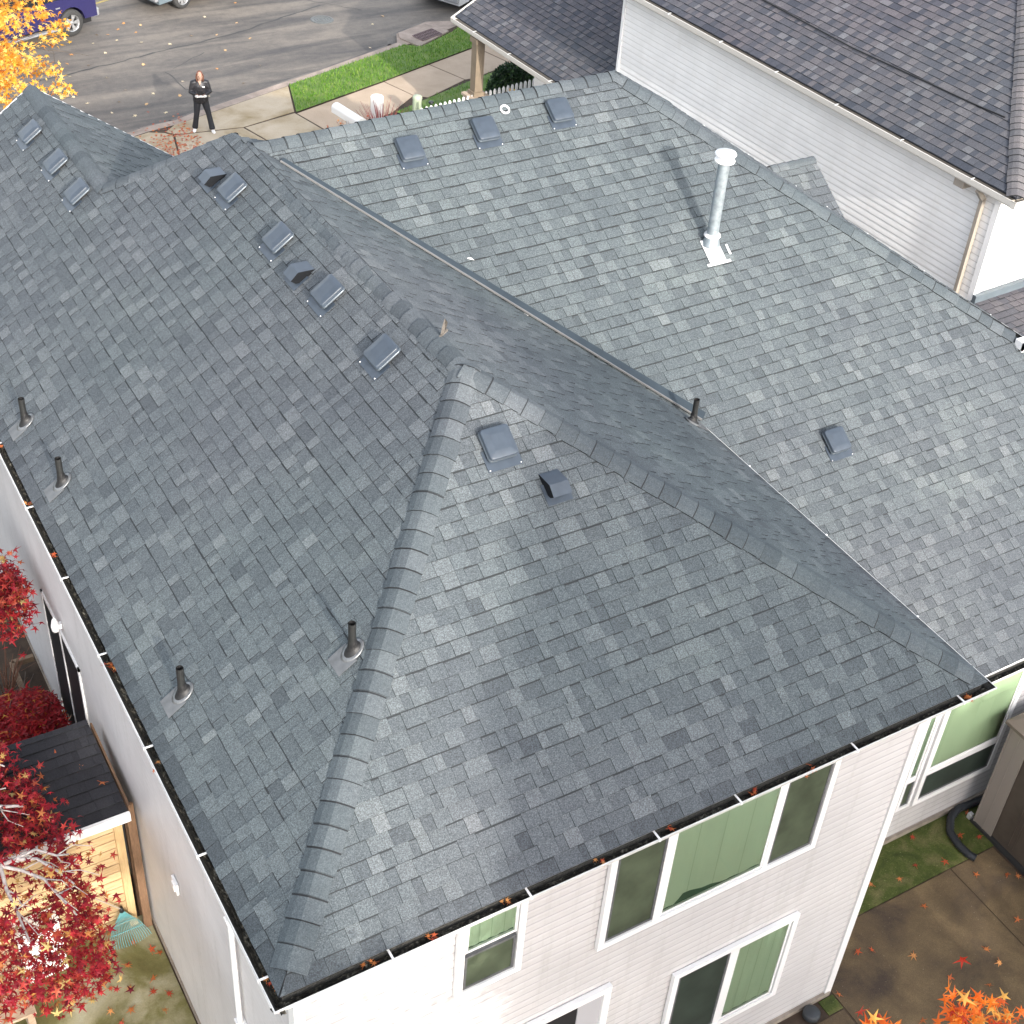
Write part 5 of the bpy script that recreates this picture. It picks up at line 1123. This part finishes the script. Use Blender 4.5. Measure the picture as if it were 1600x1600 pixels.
NAVY = plain('navy_paint', (.018,.016,.075), .3, coat=.8); GREY_P = plain('grey_paint', (.12,.155,.175), .3, coat=.8); SILVER_P = plain('pale_paint', (.45,.46,.48), .35, coat=.5)
suv_prof = [(-2.35,.42),(-2.35,.85),(-2.2,1.0),(-1.15,1.08),(2.05,1.12),(2.28,1.05),(2.30,.42)]
suv_roof = [(-1.15,1.08),(-.45,1.68),(1.95,1.74),(2.22,1.12)]
an = math.radians(19); ww = V((8.23,35.24,-.12)); fx = V((math.cos(an),math.sin(an),0)); fy = V((-fx.y,fx.x,0))
car('parked_car', 'dark blue four wheel drive parked behind the golden maple', ww-fx*1.42+fy*.80, an, 4.6, 1.7, 1.85, suv_prof, suv_roof, (-1.45,1.42), .385, NAVY, group='cars parked along the street')
sed_prof = [(-2.3,.30),(-2.32,.62),(-2.1,.78),(-1.0,.95),(1.8,1.0),(2.2,.9),(2.25,.34)]
sed_roof = [(-1.0,.95),(-.2,1.42),(1.2,1.43),(1.85,1.0)]
ww = V((11.92,36.29,-.12))
car('parked_car', 'grey blue hatchback parked nose towards the dark blue car', ww+fx*1.42+fy*.78, an, 4.5, 1.4, 1.8, sed_prof, sed_roof, (-1.42,1.40), .33, GREY_P, group='cars parked along the street', spokes=7)
van_prof = [(-2.4,.30),(-2.4,1.15),(-2.3,1.2),(-1.4,1.22),(2.2,1.22),(2.35,1.1),(2.36,.32)]
van_roof = [(-2.2,1.2),(-1.3,1.80),(2.15,1.85),(2.32,1.22)]
an2 = math.radians(25); fx = V((math.cos(an2),math.sin(an2),0)); fy = V((-fx.y,fx.x,0)); ww = V((19.35,32.5,-.12))
car('parked_van', 'pale grey van parked at the kerb behind the porch roof', ww+fx*2.75+fy*1.0, an2, 4.8, 1.85, 1.9, van_prof, van_roof, (-1.5,1.5), .34, SILVER_P, group='cars parked along the street')
# small white scraps caught on the roof
rr = random.Random(180)
for (x, y), lb in (((5.89,7.63),'small curled white scrap on the right roof slope'),((5.80,7.28),'white feather-like scrap at the valley flashing'),((6.27,6.88),'white scrap below the other at the valley flashing')):
    p = onR(x, y); b = MB(); b.face([V((-.05,-.012,.02)),V((0,-.02,.035)),V((.06,0,.02)),V((0,.02,.03))]); o = b.build('white_scrap', WHITE); o.location = p; o.rotation_euler = (.3,.1,rr.uniform(-1,-.3)); tag(o, lb, 'scrap')

# ================================================================ LIGHT, SKY, CAMERA
EL_ = math.radians(22); AZ = math.radians(2)
sun = bpy.data.lights.new('sun', 'SUN'); sun.energy = 1.5; sun.angle = math.radians(.6); sun.color = (1,.93,.84)
so = bpy.data.objects.new('sun', sun); COL.objects.link(so)
dirv = V((math.sin(AZ)*math.cos(EL_), math.cos(AZ)*math.cos(EL_), -math.sin(EL_))); so.rotation_euler = dirv.to_track_quat('-Z','Y').to_euler(); so.location = (-5,-30,25)
w = bpy.data.worlds.new('World'); S.world = w; w.use_nodes = True; nt = w.node_tree; bg = nt.nodes['Background']
sk = nt.nodes.new('ShaderNodeTexSky'); sk.sky_type = 'NISHITA'; sk.sun_disc = False; sk.sun_elevation = EL_; sk.sun_rotation = math.pi+AZ; sk.dust_density = 2.5; sk.air_density = 1.0; sk.ozone_density = 1.0
hs_ = nt.nodes.new('ShaderNodeHueSaturation'); hs_.inputs['Saturation'].default_value = .38; nt.links.new(sk.outputs[0], hs_.inputs['Color']); nt.links.new(hs_.outputs[0], bg.inputs[0]); bg.inputs[1].default_value = .15
cam = bpy.data.cameras.new('camera'); co = bpy.data.objects.new('camera', cam); COL.objects.link(co); S.camera = co
yaw, pit, rol = 0.5761672, 0.6750214, 0.0811187
f = V((math.sin(yaw)*math.cos(pit), math.cos(yaw)*math.cos(pit), -math.sin(pit))); r = V((math.cos(yaw), -math.sin(yaw), 0)); u = r.cross(f)
r2 = r*math.cos(rol)+u*math.sin(rol); u2 = -r*math.sin(rol)+u*math.cos(rol)
co.matrix_world = Matrix(((r2.x,u2.x,-f.x,-2.119),(r2.y,u2.y,-f.y,-6.126),(r2.z,u2.z,-f.z,10.325+E),(0,0,0,1)))
cam.sensor_width = 36; cam.sensor_fit = 'HORIZONTAL'; cam.lens = 2232.28/1600*36; cam.clip_start = .1; cam.clip_end = 2000
S.view_settings.view_transform = 'Standard'; S.view_settings.look = 'None'; S.view_settings.exposure = 1.84; S.view_settings.gamma = 1.0
S.render.engine = 'CYCLES'; S.render.resolution_x = 1024; S.render.resolution_y = 1024
